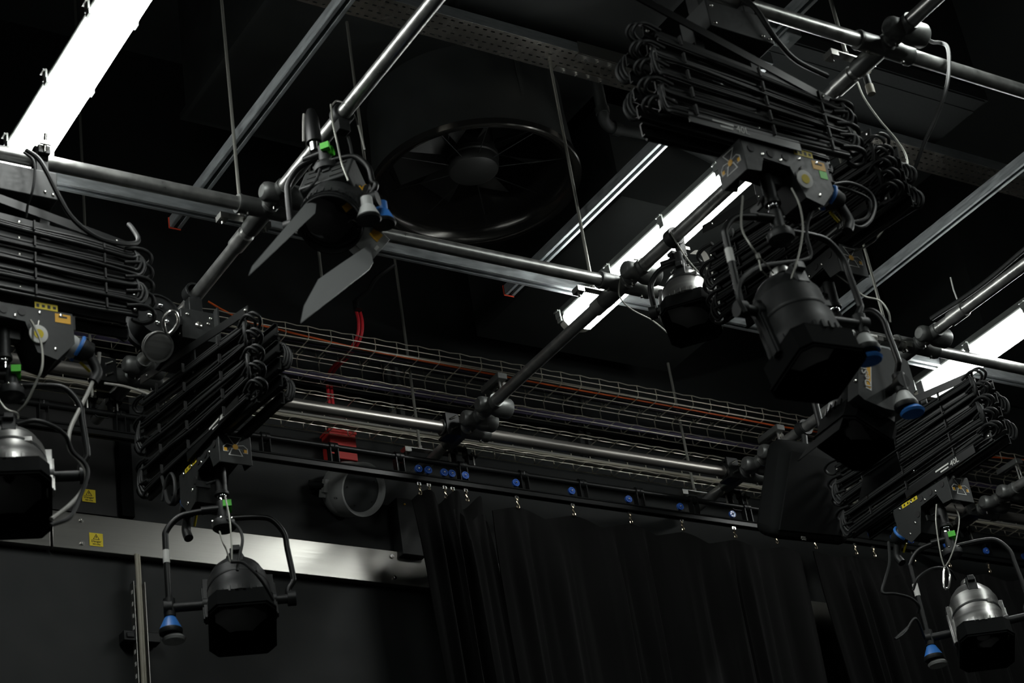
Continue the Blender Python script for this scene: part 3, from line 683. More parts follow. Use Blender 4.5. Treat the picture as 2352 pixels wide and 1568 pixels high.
    # ---- cables looping from arm to arm
    for sy,ph in ((-1,0),(1,1)):
        for k in range(3):
            oy=sy*(.058+.004*k); pts=[]
            for i in range(NL):
                z=ztop-i*dz-.012-.0115*k+.004
                tilt=(tb+fan*(NL-1-i)/NL)*tiltx
                xs=[-half+.03,-.2,0,.2,half-.03]
                row=[V((x,oy+rnd.uniform(-.002,.002),z+tilt*x/half+rnd.uniform(-.004,.004))) for x in xs]
                if (i+ph)%2: row=row[::-1]
                if i:
                    s=1 if (i+ph)%2 else -1
                    p0,p1=pts[-1],row[0]; ex=.022+.008*k
                    pts+=[p0+V((s*ex*.9,sy*.006,.006)),(p0+p1)/2+V((s*ex*1.25,sy*.012,.0)),p1+V((s*ex*.9,sy*.006,-.006))]
                pts+=row
            MB().tube(smooth(pts,5),.0056,8).build('cable',m_cable,t)
    for i in range(NL):
        for s in (-1,1):
            z=ztop-i*dz-.010+s*(tb+fan*(NL-1-i)/NL)*tiltx
            e=s*(half-.005)
            pts=[(e-s*.03,-f*.055,z+.014),(e+s*.020,-f*.060,z+.020),(e+s*.052,-f*.058,z+.010),(e+s*.058,-f*.040,z-.008),(e+s*.030,-f*.030,z-.022),(e-s*.01,-f*.04,z-.024)]
            lo=MB().tube(smooth(pts,6),.0056,8); lo.tube(smooth([(p[0]-s*.010,p[1]-f*.014,p[2]-.006) for p in pts],6),.0052,8)
            lo.build('cable_loop',m_cable,t)
    for i in range(NL):
        for u in(-.24,.04,.26):
            MB().box((u,-f*.071,ztop-i*dz-.010+(tb+fan*(NL-1-i)/NL)*tiltx*u/half),(.005,.010,.034)).build('cable_tie',m_ink,t)
    # ---- label on the lowest arm
    if label40:
        zl=zbot-.042; MB().box((cx-.14,-f*.067,zl),(.40,.005,.034)).build('lower_arm',m_gloss,t)
        Xs=basis((cx-.19,-f*.0705,zl),XA*f,V((0,-f,0)))
        MB().box((-.03,.008,0),(.075,.006,.0006),Xs).box((-.02,-.005,0),(.045,.006,.0006),Xs).build('printed_bars',m_lab,t)
        text('40L',.032,m_lab,Xs@M.Translation((.038,0,0)),t)
    # ---- lower carriage
    zb=zbot-.065
    before=set(o.name for o in t.children)
    prof=[(-.155,zb),(.155,zb),(.160,zb-.10),(.105,zb-.165),(.045,zb-.150),(.010,zb-.052),(-.085,zb-.045),(-.105,zb-.095),(-.155,zb-.100)]
    Xp=M(((1,0,0,0),(0,0,-1,0),(0,1,0,0),(0,0,0,1)))       # local (x,z) profile extruded along -y
    lc=t
    for sy in(-1,1):
        MB().prism(prof,(-.002,.002),M.Translation((0,sy*.055,0))@Xp).build('carriage_side',m_box,t)
    MB().box((0,0,zb-.002),(.31,.108,.004)).box((.03,0,zb-.027),(.27,.106,.046)).build('carriage_top',m_black,t)
    MB().prism([(.02,zb-.06),(.15,zb-.05),(.152,zb-.10),(.105,zb-.158),(.05,zb-.145)],(-.050,.050),Xp).build('motor_housing',m_black,t)
    np=MB().box((-.157,0,zb-.05),(.004,.116,.108)).build('nose_plate',m_box,t,bevel=.002)
    emblem(np,basis((-.1594,0,zb-.045),V((0,-1,0)),V((-1,0,0))))
    for (u,v) in ((-.125,-.022),(-.055,-.024),(.0,-.022),(.035,-.075)):
        D=basis((u,-f*.0572,zb+v),XA,V((0,-f,0))); MB().cyl((0,0,0),(0,0,.002),.0125,16,X=D).build('dark_hole_disc',m_ink,t)  # black discs stand in for the shade inside holes in the side
    for (u,v) in ((-.085,-.033),(-.02,-.038),(.055,-.014),(.06,-.10),(.12,-.012),(.10,-.13)):
        MB().sph((u,-f*.058,zb+v),.0055,8,sx=(1,.6,1)).build('screw',m_zinc,t)
    Xs=basis((0,-f*.0577,0),XA*f,V((0,-f,0)))
    if green is not None:
        st=MB().box((f*.125,zb-.022,0),(.048,.030,.0008),Xs).build('amber_sticker',m_oran,t); MB().box((f*.125,zb-.017,.0007),(.026,.006,.0006),Xs).build('printed_text',m_ink,st)
        if green: MB().box((f*.135,zb-.052,0),(.028,.026,.0008),Xs).build('green_sticker',m_green,t)
        ys=MB().box((f*.075,zb+.010,0),(.07,.022,.0008),Xs).build('yellow_sticker',m_yel,t)
        for kk in range(4): MB().box((f*.075+(-.026+.017*kk),zb+.010,.0007),(.009,.012-.003*(kk%2),.0006),Xs).build('printed_text',m_ink,ys)
    else:
        ys=MB().box((f*.06,zb-.009,0),(.09,.016,.0008),Xs).build('yellow_sticker',m_yel,t)
        for kk in range(4): MB().box((f*.06+(-.03+.02*kk),zb-.009,.0007),(.008,.008,.0006),Xs).build('printed_text',m_ink,ys)
    if dial:
        D=basis((.045,-f*.066,zb-.095),XA*f,V((0,-f,-.15)))
        dl=MB().lathe([(0,0),(.028,0),(.029,.002),(.028,.004),(.015,.005),(0,.005)],D,28).build('tag_disc',m_lab,t); MB().cyl((0,0,.004),(0,0,.0062),.0145,24,X=D).build('yellow_disc',m_yel,dl)
        MB().tube([(.045,-f*.062,zb-.07),(.05,-f*.06,zb-.045)],.003,6).build('tag_wire',m_zinc,t)
    if cup:
        D=basis((.160,0,zb-.075),V((0,0,1)),V((1,0,-.15)))
        MB().lathe([(0,0),(.034,0),(.036,.012),(.03,.03),(.012,.034)],D,28).build('socket_flange',m_cup,t)
        MB().lathe([(.03,.02),(.034,.03),(.034,.05),(.028,.075),(0,.08)],D,28).build('socket_body',m_black,t)
        MB().tube(smooth([D@V((.036*math.cos(a),.036*math.sin(a),.032+.010*math.cos(a))) for a in [i*PI/8 for i in range(-7,8)]],2),.006,8).build('blue_collar',m_blue,t)
        MB().cyl(D@V((-.03,-f*.02,.05)),D@V((-.05,-f*.025,.085)),.0045,8).build('yellow_lever',m_yel,t)
        MB().tube(smooth([D@V((-.01,0,.07)),D@V((-.06,0,.10)),D@V((-.10,0,.09))],5),.016,12).build('plug',m_black,t)
    # ---- spigot receiver
    sx=-.035
    _=0
    MB().lathe([(.0,-.02),(.016,-.02),(.020,-.035),(.020,-.115),(.024,-.118),(.024,-.128),(.0,-.128)],M.Translation((sx,0,zb-.03)),24).box((sx+.02,0,zb-.075),(.05,.03,.03)).build('spigot_socket',m_black,t)
    MB().lathe([(.0,0),(.016,0),(.017,-.004),(.014,-.012),(.017,-.018),(.017,-.034),(0,-.034)],M.Translation((sx,0,zb-.158)),24).build('spigot',m_chrome,t)
    MB().cyl((sx,.02,zb-.11),(sx,.055,zb-.125),.006,8).box((sx,.065,zb-.127),(.008,.05,.022)).build('locking_knob',m_black,t)
    if cx:
        for o in list(t.children):
            if o.name not in before: o.location.x=cx
    return t, V((sx+cx,0,zb-.195))
# ================================================================== STAGE LIGHTS (local: beam towards -y and down, origin at the yoke hub)
def oct8(r): return [(r*math.cos(a),r*math.sin(a)) for a in [math.radians(q) for q in (-112,-68,-22,22,68,112,158,202)]]
def hexa(w,h,c): return [(-w+c,-h),(w-c,-h),(w,-h+c),(w,h-c),(w-c,h),(-w+c,h),(-w,h-c),(-w,-h+c)]
def stage_light(label,X,tilt=50,wl=.185,wr=.195,drop=.34,S=1.0,shell=m_black,bx=.0,rail=None,green=True,cups=True,body_len=.185,cup_c=None,hood=.118,roll=0,tape=True,yokeless=False,boff=0.0):
    t=thing('stage_light',label,'stage light',X=X)
    P=V((bx,0,-drop)); a=math.radians(tilt); bz=V((0,-math.cos(a),-math.sin(a)))
    B=basis(P+bz*boff,XA,bz)@M.Rotation(math.radians(roll),4,'Z')@M.Scale(S,4)
    up=1 if (B.to_3x3()@V((0,1,0))).z>0 else -1
    n=body_len
    MB().lathe([(0,-n-.005),(.045,-n-.002),(.072,-n+.012),(.094,-n+.045),(.104,-n+.08),(.107,-n+.082),(.108,-.04),(.111,-.038),(.111,.005),(.113,.01),(.113,.062),(.104,.066),(.098,.064),(.098,.05)],B,40).build('body',shell,t)
    MB().lathe([(.0,.030),(.05,.036),(.09,.046),(.099,.050)],B,40).build('lens',m_lens,t)
    for k in range(14):
        an=PI/14*(k+.5)*up; MB().box((0,0,0),(.010,.006,.028),B@M.Rotation(an,4,'Z')@M.Translation((.114,0,.054))@M.Rotation(PI/2,4,'Z')).build('cooling_fin',shell,t)
    if hood<0:
        r=-hood
        MB().lathe([(.098,.052),(r,.060),(r,.105),(r-.004,.105),(r-.006,.066),(.10,.058)],B,44).build('lens_ring',m_gloss,t)
        for q in (.07,.088): MB().lathe([(r+.0,q),(r+.004,q+.002),(r+.0,q+.004)],B,44).build('colour_frame_rim',m_black,t)
    else: MB().ring(hexa(hood,hood,.03),hexa(hood-.006,hood-.006,.028),.064,.150,B).ring(hexa(hood,hood,.03),oct8(.095),.060,.066,B).build('hood',m_matt,t)
    if hood>0: MB().ring(hexa(hood+.005,hood+.005,.03),hexa(hood-.004,hood-.004,.028),.136,.142,B).build('hood_clip_frame',m_matt,t)
    for sx in(-1,1):
        MB().box((sx*.112,up*.0,-.02),(.022,.034,.21),B).box((sx*.124,up*.0,.00),(.008,.020,.17),B).build('side_rail',rail or shell,t,bevel=.002)
    MB().box((0,up*.088,-n+.05),(.042,.040,.075),B).box((0,up*.112,-n+.03),(.030,.022,.03),B).build('rear_lug',m_black,t,bevel=.003)
    MB().lathe([(.0,-n-.03),(.032,-n-.028),(.034,-n-.02),(.034,-n-.004),(0,-n-.004)],B@M.Translation((0,up*.03,0)),24).build('rear_cap',m_black if shell is m_black else m_shell,t)
    MB().lathe([(.1075,-.062),(.1100,-.060),(.1100,-.050),(.1085,-.048)],B,40).build('seam_band',m_black,t)
    MB().box((.052,up*.092,-.055),(.026,.016,.022),B).build('latch',shell,t)
    # pivots
    for sx,wd in((-1,wl),(1,wr)):
        x0=P.x+sx*.105*S; x1=sx*(wd)
        MB().cyl((x0,0,P.z),(x1,0,P.z),.015,16).cyl((x0,0,P.z),(x0+sx*.02,0,P.z),.023,16).build('pivot_arm',m_black,t)
        MB().cyl((x1-sx*.008,0,P.z),(x1+sx*.018,0,P.z),.024,16).build('pivot_joint',m_black,t)
    # yoke
    if not yokeless:
        L=[V((.012,0,-.010)),V((-wl+.10,0,-.018)),V((-wl+.045,0,-.032)),V((-wl+.006,0,-.075)),V((-wl,0,-.12)),V((-wl,0,-drop))]
        R=[V((.01,0,-.048)),V((wr-.085,0,-.050)),V((wr-.035,0,-.064)),V((wr,0,-.115)),V((wr+.006,0,-.17)),V((wr+.016,0,-drop*.78)),V((wr+.012,0,-drop*.84)),V((wr-.004,0,-drop*.92)),V((wr,0,-drop))]
        y=MB().tube(smooth(L,5),.0105,12).tube(smooth(R,5),.0095,12).cyl((-.07,0,-.014),(.02,0,-.010),.0145,14)
        y.build('yoke',m_gloss,t)
        MB().lathe([(0,.014),(.018,.014),(.020,.006),(.020,-.050),(.034,-.054),(.040,-.066),(.038,-.082),(.026,-.092),(0,-.094)],None,28).build('yoke_hub',m_black,t)
        for k in range(6):
            an=2*PI*k/6+.3; MB().sph((.037*math.cos(an),.037*math.sin(an),-.060),.005,8).build('hub_bolt',m_zinc,t)
        if green: MB().lathe([(.0155,-.016),(.0160,-.016),(.0160,.016),(.0155,.016)],M.Translation((.012,0,-.011))@M.Rotation(PI/2,4,'Y'),16).box((.014,-.026,-.006),(.028,.014,.022)).build('green_tape',m_green,t)
        if tape: MB().cyl((-wl,0,-drop*.42),(-wl,0,-drop*.55),.0112,14).build('tape_band',m_lab,t)
    if cups:
        cc=cup_c or (m_blue,m_cup)
        c0=V((-wl,0,-drop-.0))
        if cups=='right': c0=V((wr,0,-drop))
        MB().cyl(c0+V((0,0,.03)),c0+V((0,0,-.03)),.019,18).build('pan_gear',m_black,t)
        MB().lathe([(.012,-.028),(.018,-.034),(.036,-.072),(.034,-.074),(0,-.060)],M.Translation(c0),24).build('tilt_cup',cc[0],t)
        MB().lathe([(.036,-.072),(.038,-.078),(.036,-.088),(0,-.088)],M.Translation(c0),24).build('cup_rim',m_black,t)
        MB().lathe([(.012,-.082),(.026,-.088),(.038,-.102),(.034,-.110),(.0,-.104)],M.Translation(c0+V((.008,.01,0))),24).build('focus_cup',cc[1],t)
    return t,B,up
def rope(pts,l,r=.0028,m=m_rope,name='safety_cable',cat='cable',group=None): 
    pts=[V(p) for p in pts]; return solo(MB().tube(smooth(pts,6),r,8),name,m,l,cat,pts[len(pts)//2],group)
R90=PI/2
def TX(x,y,z,rz): return M.Translation((x,y,z))@M.Rotation(rz,4,'Z')
H={}
# hoist on the upper pipe
H['top']=hoist('folded black hoist on the upper pipe at the top right, arms across the view',TX(3.45,GY[0],ZG,0),ztop=-.32,zbot=-.535,boxshift=.02,seed=2,tiltx=-1,fan=.055,tb=-.005,half=.35,cx=.07)
H['left']=hoist('folded black hoist cut by the left edge, stickers on its carriage',TX(1.80,GY[1]-.02,ZG,0),ztop=-.30,zbot=-.53,half=.37,green=False,seed=3,label40=False,tiltx=-1,fan=.03,tb=.005)
H['mid']=hoist('folded black hoist with a round cable drum, left of centre',TX(2.66,5.38,ZG,R90),ztop=-.33,zbot=-.62,reel=True,boxshift=.16,sideflip=-1,dial=False,plates=False,green=None,seed=4,tiltx=1,fan=.06,tb=.035,half=.43)
H['back']=hoist('folded black hoist with arms running away behind the upper right hoist',TX(GX[1],3.93,ZG,R90),ztop=-.26,zbot=-.47,sideflip=-1,dial=False,plates=False,green=None,seed=5,fan=.04,tb=.03)
H['right']=hoist('folded black hoist at the lower right beside the loudspeaker',TX(5.56,5.00,ZG,R90),ztop=-.30,zbot=-.56,boxshift=.16,sideflip=-1,dial=False,plates=False,green=None,seed=6,fan=.035,tb=-.01)
# lights
def under(key,dz=0): 
    t,p=H[key]; return t.matrix_world@p
bpy.context.view_layer.update()
def place(key,rz,dx=0,dy=0,dz=0):
    t,p=H[key]; q=t.matrix_world@p+V((dx,dy,dz)); return TX(q.x,q.y,q.z,math.radians(rz))
LT={}
LT['mid']=stage_light('black stage light in front of the steel trunking with green tape on its yoke',place('mid',-24),tilt=62,drop=.345,bx=.03,wl=.19,wr=.19,S=.92,hood=.110)
LT['left']=stage_light('stage light cut by the left edge with shiny grey housing',place('left',-20,.02,0,0),tilt=60,drop=.345,shell=m_shell,wl=.19,wr=.19,hood=.112,S=.97,bx=-.01)
LT['right']=stage_light('stage light with brushed alloy housing at the lower right corner',place('right',-46),tilt=67,body_len=.21,drop=.385,shell=m_shell,bx=.025,wl=.17,wr=.21,S=.88,hood=.112,roll=-8)
LT['top']=stage_light('large black stage light hanging under the upper right hoist',place('top',-6,0,0,0),tilt=76,boff=.085,drop=.335,shell=m_dark,bx=-.03,wl=.19,wr=.20,hood=.112,S=.93,cup_c=(m_cup,m_blue),green=False,cups='right',body_len=.215)
LT['back']=stage_light('black stage light with a stickered grey side plate behind the large one',place('back',-92),tilt=62,drop=.34,wl=.19,wr=.19,hood=.104,S=.92,cups='right',cup_c=(m_cup,m_blue),green=False,tape=False)
# barn doors on the big upper-right light and the one behind it
def flaps(key,sel,L=.16,w_=.11,spread=14,m=m_matt,base=.165,r0=.118,names='barn_door'):
    t,B,up=LT[key]
    for k in sel:
        Q=B@M.Rotation(k*R90,4,'Z')@M.Translation((0,r0,base))@M.Rotation(-math.radians(spread),4,'X')
        MB().add([Q@V(p) for p in ((-w_,0,0),(w_,0,0),(w_*1.25,0,L),(-w_*1.25,0,L),(-w_,.002,0),(w_,.002,0),(w_*1.25,.002,L),(-w_*1.25,.002,L))],
          [(0,1,2,3),(7,6,5,4),(0,4,5,1),(1,5,6,2),(2,6,7,3),(3,7,4,0)]).build(names,m,t)
flaps('back',(0,2),L=.08,w_=.09,r0=.11,spread=12)
# ballast plate on the rear light: an upright plate on the camera side of the housing
t,B,up=LT['back']
inv=t.matrix_world.inverted()
yp=3.76
pl=[(1972,788),(1972,905),(1985,917),(2010,928),(2035,938),(2060,943),(2085,937),(2099,922),(2100,880),(2085,830),(2040,800)]
w0=[ay(u,v,yp) for u,v in pl]; b=MB(); n=len(w0)
b.add([inv@p for p in w0]+[inv@(p+V((0,.05,0))) for p in w0],[tuple(range(n))[::-1],tuple(range(n,2*n))]+[(i,(i+1)%n,n+(i+1)%n,n+i) for i in range(n)])
sp=b.build('side_plate',m_box,t,label='grey side plate with an orange striped sticker')
def wq(us,y,name,m,par):
    w1=[ay(u,v,y) for u,v in us]; k=len(w1)
    MB().add([inv@p for p in w1]+[inv@(p+V((0,.0008,0))) for p in w1],[tuple(range(k))[::-1],tuple(range(k,2*k))]+[(i,(i+1)%k,k+(i+1)%k,k+i) for i in range(k)]).build(name,m,par)
wq([(1988,800),(1989,890),(2002,897),(2001,806)],yp-.001,'sticker_border',m_lab,sp)
wq([(1990,803),(1991,887),(2000,892),(1999,808)],yp-.002,'orange_stripe',m_oran,sp)
c0=ay(1990,855,yp-.003); X=basis(c0,V((0,0,1)),V((0,-1,0)))
# vertical word reading upwards
Xw=inv@X
text('DeSisti',.036,m_lab,Xw@M.Translation((0,.004,0)),sp,'maker_word')
for uv in ((1965,821),(1965,875)): MB().sph(inv@ay(*uv,yp+.01),.006,8).build('screw',m_zinc,t)
# ---------------------------------------------------------------- barn door light clamped to the left receding pipe
def hookclamp(t,x,y,z,rz=0):
    X=TX(x,y,z,rz)
    MB().lathe([(.025,-.018),(.036,-.018),(.036,.018),(.025,.018)],X@M.Rotation(R90,4,'X'),24).box((.03,0,-.03),(.02,.036,.06),X).box((0,0,-.045),(.05,.036,.02),X).build('hook_clamp',m_black,t,bevel=.002)
    MB().cyl((-.045,0,.02),(-.045,0,-.05),.006,8,X=X).box((-.05,0,-.055),(.03,.008,.012),X).build('clamp_bolt',m_zinc,t)
Xb=TX(2.60,4.345,5.245,math.radians(-52))
LT['barn']=stage_light('small barn door light clamped to the left receding pipe',Xb,tilt=56,wl=.135,wr=.135,drop=.235,S=.86,bx=.01,body_len=.15,hood=-.112,green=True,cups=False,tape=False)
t,B,up=LT['barn']; inv=t.matrix_world.inverted()
Xi=inv@TX(GX[0],4.345,ZG,0)
MB().lathe([(.025,-.018),(.036,-.018),(.036,.018),(.025,.018)],Xi@M.Rotation(R90,4,'X'),24).box((-.005,0,-.05),(.04,.036,.04),Xi).build('hook_clamp',m_black,t,bevel=.002)
MB().lathe([(0,.20),(.012,.20),(.022,.17),(.024,.10),(.024,.075),(.016,.07),(0,.07)],M.Translation((-.03,0,-.035))@M.Rotation(0,4,'X'),20).build('spigot_receiver',m_gloss,t)
MB().lathe([(.0,.012),(.016,.012),(.017,.04),(0,.04)],M.Translation((-.03,0,-.005)),20).build('spigot',m_chrome,t)
def flap_world(corn,name,th=.0025):
    w1=[ay(*c) for c in corn]; nrm=(w1[1]-w1[0]).cross(w1[2]-w1[0]).normalized()*th; k=len(w1)
    return MB().add([inv@p for p in w1]+[inv@(p+nrm) for p in w1],[tuple(range(k))[::-1],tuple(range(k,2*k))]+[(i,(i+1)%k,k+(i+1)%k,k+i) for i in range(k)]).build(name,m_door,t)
flap_world([(702,467,4.28),(727,464,4.28),(724,489,4.26),(571,632,4.05),(579,611,4.06)],'barn_door')
flap_world([(731,641,4.22),(790,600,4.26),(850,560,4.30),(857,602,4.27),(848,618,4.25),(690,741,4.04),(698,702,4.07)],'barn_door')
lh=MB().box((0,up*.02,-.10),(.19,.19,.15),B).build('lamp_house',m_box,t,bevel=.006)
for k in range(3):
    for j in (-1,1): MB().box((.048*j,up*.116,-.145+.045*k),(.05,.004,.016),B).build('vent_slot',m_ink,lh)
# ignitor box on its right side
q=ay(852,552,4.33); X=inv@basis(q,V((.80,.15,-.58)),V((-.1,-.93,-.35)))
bx_=MB().box((0,0,-.03),(.085,.095,.06),X).build('ignitor_box',m_horn,t,bevel=.002)
MB().box((.0,.025,.001),(.034,.03,.001),X).build('amber_sticker',m_oran,bx_)
for k in(-1,1): MB().box((.028,-.012+.022*k-.015,.001),(.010,.016,.001),X).build('vent_slot',m_lab,bx_)  # pale colour stands in for light on the slots
for (u,v,y),m,s in (((846,492,4.22),m_cup,1),((880,502,4.28),m_blue,1)):
    q=inv@ay(u,v,y); MB().lathe([(.010,.06),(.018,.058),(.018,.028),(.022,.024),(.036,-.012),(.034,-.014),(0,-.004)],M.Translation(q),24).build('control_cup',m,t)
    MB().lathe([(.036,-.012),(.038,-.018),(.034,-.024),(0,-.024)],M.Translation(q),24).build('cup_rim',m_black,t)
for (u,v,y,w_,h_) in ((805,470,4.25,.055,.022),(817,440,4.28,.05,.016),(836,433,4.3,.03,.016)):
    q=inv@basis(ay(u,v,y),V((.6,.1,.6)),V((0,-1,-.3))); MB().box((0,0,0),(w_,h_,.003),q).build('amber_sticker',m_oran,t)
# ---------------------------------------------------------------- small grey light on the central pipe
Xp_=TX(4.115,4.54,5.30,math.radians(-50))
LT['par']=stage_light('small grey metal light hooked on the central pipe beside the lit fluorescent',Xp_,tilt=66,wl=.125,wr=.125,drop=.19,S=.84,shell=m_shell,green=False,cups=False,tape=False,body_len=.15,hood=.106)
t,B,up=LT['par']; inv=t.matrix_world.inverted(); Xi=inv@TX(GX[1],4.565,ZG,0)
MB().lathe([(.025,-.018),(.036,-.018),(.036,.018),(.025,.018)],Xi@M.Rotation(R90,4,'X'),24).box((.02,0,-.05),(.022,.030,.06),Xi).box((-.0,0,-.075),(.07,.03,.014),Xi).build('hook_clamp',m_black,t,bevel=.002)
MB().cyl((.04,0,.02),(.04,0,-.09),.006,8,X=Xi).box((.045,0,-.035),(.035,.008,.012),Xi).build('clamp_bolt',m_zinc,t)
solo(MB().tube(smooth([ay(1540,533,4.50),ay(1575,590,4.45),ay(1618,640,4.42),ay(1640,668,4.45)],5),.0028,8),'safety_cable',m_rope,'steel safety wire on the small grey light left of the large yoke','cable',ay(1575,590,4.45))
c=ay(1618,585,4.50); solo(MB().add([*(smooth([ay(1584,583,4.5),ay(1600,574,4.5),ay(1613,590,4.5),ay(1626,630,4.5),ay(1632,655,4.5)],4)),*[p+V((.026,-.006,0)) for p in smooth([ay(1584,583,4.5),ay(1600,574,4.5),ay(1613,590,4.5),ay(1626,630,4.5),ay(1632,655,4.5)],4)]],[(i,i+1,17+i+1,17+i) for i in range(16)]),'webbing_strap',m_cloth,'grey webbing strap looped above the small grey light','strap',c)
# ---------------------------------------------------------------- hung loudspeaker
def onplane(u,v,a,b,c):
    n=(b-a).cross(c-a); d=ray(u,v); return CAM+d*(n.dot(a-CAM)/n.dot(d))
fr=[ay(1803,1012,5.45),ay(1936,1040,5.52),None,ay(1772,1238,5.40)]; fr[2]=onplane(1955,1256,fr[0],fr[1],fr[3])
bk=[ay(1760,1006,5.66),ay(1880,1012,5.82),None,None]; bk[3]=onplane(1727,1224,fr[0],fr[3],bk[0]); bk[2]=onplane(1905,1238,bk[0],bk[1],bk[3])
sp_=fr[0].lerp(bk[2],.5); t=thing('hung_loudspeaker','large black loudspeaker cabinet hung at the right in front of the curtains','speaker',sp_)
MB().add(fr+bk,[(3,2,1,0),(4,5,6,7),(0,1,5,4),(1,2,6,5),(2,3,7,6),(3,0,4,7)]).build('cabinet',m_matt,t,off=sp_,bevel=.05).modifiers[0].segments=3
nf=(fr[1]-fr[0]).cross(fr[3]-fr[0]).normalized(); nf=nf if nf.y<0 else -nf
gf=[fr[0].lerp(fr[2],.10)+nf*.004,fr[1].lerp(fr[3],.10)+nf*.004,fr[2].lerp(fr[0],.10)+nf*.004,fr[3].lerp(fr[1],.10)+nf*.004]
MB().add(gf+[p-nf*.008 for p in gf],[(3,2,1,0),(0,1,5,4),(1,2,6,5),(2,3,7,6),(3,0,4,7)]).build('grille',m_matt,t,off=sp_)
bt=[(1842,1231),(1850,1236),(1846,1243)]
Xg=basis(ay(1846,1236,5.385),fr[1]-fr[0],nf)
for k in(-1,0,1): MB().box((0,.006*k,0),(.03-.006*abs(k),.002,.004),Xg).build('badge_bar',m_greycable,t,off=sp_)
MB().tube([V((5.585,5.62,5.40)),ay(1850,1030,5.62)],.014,10).lathe([(.025,-.02),(.036,-.02),(.036,.02),(.025,.02)],M.Translation((5.585,5.62,ZG))@M.Rotation(R90,4,'X'),24).build('hanging_bracket',m_black,t,off=sp_)
# ---------------------------------------------------------------- safety wires, flexes and loose cables
def steel(pts,l): 
    return rope(pts,l)
def A(l,y): return [ay(u,v,y) for u,v in l]
def A3(l): return [ay(*p) for p in l]
steel(A3([(1706,450,3.36),(1703,520,3.33),(1722,560,3.30),(1742,590,3.30)]),'left steel safety wire above the large black light')
solo(MB().tube(A3([(1742,590,3.30),(1748,620,3.30),(1762,634,3.32)]),.0024,6).tube(A3([(1742,590,3.30),(1765,612,3.30),(1777,628,3.32)]),.0024,6).cyl(ay(1739,583,3.30),ay(1743,594,3.30),.006,8),'wire_fork',m_rope,'forked lower end of the left safety wire','cable',ay(1742,590,3.3))
steel(A3([(1818,432,3.34),(1836,470,3.33),(1844,520,3.32),(1838,570,3.32),(1826,615,3.32),(1818,640,3.33)]),'right steel safety wire curving beside the large black light')
rope(A3([(1878,468,3.4),(1858,500,3.4),(1852,540,3.4),(1862,585,3.4),(1845,598,3.4),(1800,603,3.4),(1745,612,3.38),(1705,640,3.36),(1696,680,3.36),(1712,716,3.36)]),'black flex looping across the large black light',.006,m_cable,'power_flex')
rope(A3([(1905,425,3.5),(1950,420,3.5),(1995,440,3.5),(2010,470,3.5),(2000,505,3.5),(1975,522,3.5),(1945,505,3.5),(1925,465,3.5),(1915,430,3.5),(1960,440,3.52),(1998,462,3.52),(1990,500,3.52),(1950,512,3.52)]),'coiled black flex right of the upper carriage plug',.0055,m_cable,'power_flex')
rope(A3([(1912,10,3.40),(1906,40,3.40),(1745,45,3.32)])[0:0]+A3([(1700,-10,3.34),(1735,20,3.33),(1765,65,3.33),(1790,100,3.34),(1830,140,3.36),(1900,175,3.38)]),'thick black cable sweeping over the top right hoist carriage',.0085,m_cable,'power_flex')
rope([V((4.225,3.325,5.41))]+A3([(2140,96,3.36),(2158,98,3.40),(2176,108,3.38),(2180,145,3.36),(2174,200,3.35),(2150,270,3.4),(2122,330,3.45),(2100,390,3.5),(2078,440,3.55)]),'black cable dropping from the top right crossing fitting',.0065,m_cable,'power_flex')
rope(A3([(1968,185,3.6),(1985,225,3.6),(2020,275,3.6),(2060,322,3.6),(2082,360,3.6),(2083,400,3.6),(2070,450,3.62),(2050,490,3.66),(2020,540,3.7),(1985,568,3.74),(1955,578,3.78)]),'thin grey cable hanging in a long curve at the right of the hoists',.0032,m_rope,'thin_cable')
solo(MB().cyl(ay(1988,172,3.55),ay(1996,196,3.55),.011,12).cyl(ay(1996,196,3.55),ay(2002,216,3.55),.0135,12,1),'cable_connector',[m_black,m_cream],'dangling connector with a pale cap under the top right pipe','connector',ay(1996,196,3.55))
steel(A3([(2192,1160,4.9),(2203,1190,4.85),(2196,1240,4.8),(2183,1280,4.78),(2172,1300,4.78)]),'right steel safety wire above the alloy light')
steel(A3([(2151,1158,4.8),(2150,1200,4.8),(2160,1270,4.8),(2170,1305,4.8)]),'left steel safety wire above the alloy light')
solo(MB().tube(smooth(A3([(2170,1300,4.79),(2180,1315,4.79),(2182,1330,4.79),(2178,1348,4.79),(2169,1350,4.79),(2167,1330,4.79)]),4,True),.0042,8,closed=True),'carabiner',m_zinc,'steel carabiner on top of the alloy light','carabiner',ay(2175,1330,4.79))
rope(A3([(2041,1245,5.0),(2043,1290,4.95),(2033,1330,4.9),(2027,1360,4.9),(2055,1363,4.88),(2090,1372,4.86),(2110,1390,4.86),(2108,1408,4.88)]),'black flex dropping from the right carriage plug',.0055,m_cable,'power_flex')
rope(A3([(2097,1355,4.85),(2110,1325,4.82),(2145,1304,4.8),(2180,1308,4.8),(2196,1330,4.82)]),'flex arching over the alloy light',.005,m_cable,'power_flex')
rope([LT['right'][0].matrix_world@V((-.185,0,-.385))]+A3([(2104,1420,4.85),(2085,1440,4.83),(2056,1467,4.82),(2075,1455,4.82),(2092,1432,4.84)]),'loop of flex left of the blue cup on the alloy light',.0045,m_cable,'power_flex')
steel(A3([(517,1140,5.15),(527,1190,5.13),(532,1250,5.12),(532,1285,5.12)]),'right steel safety wire above the light left of centre')
steel(A3([(504,1220,5.12),(512,1245,5.1),(520,1262,5.1),(528,1290,5.1)]),'left steel safety wire above the light left of centre')
rope(A3([(522,1192,5.15),(548,1212,5.12),(557,1240,5.1),(549,1280,5.1),(545,1310,5.1)]),'black flex curving behind the yoke of the light left of centre',.005,m_cable,'power_flex')
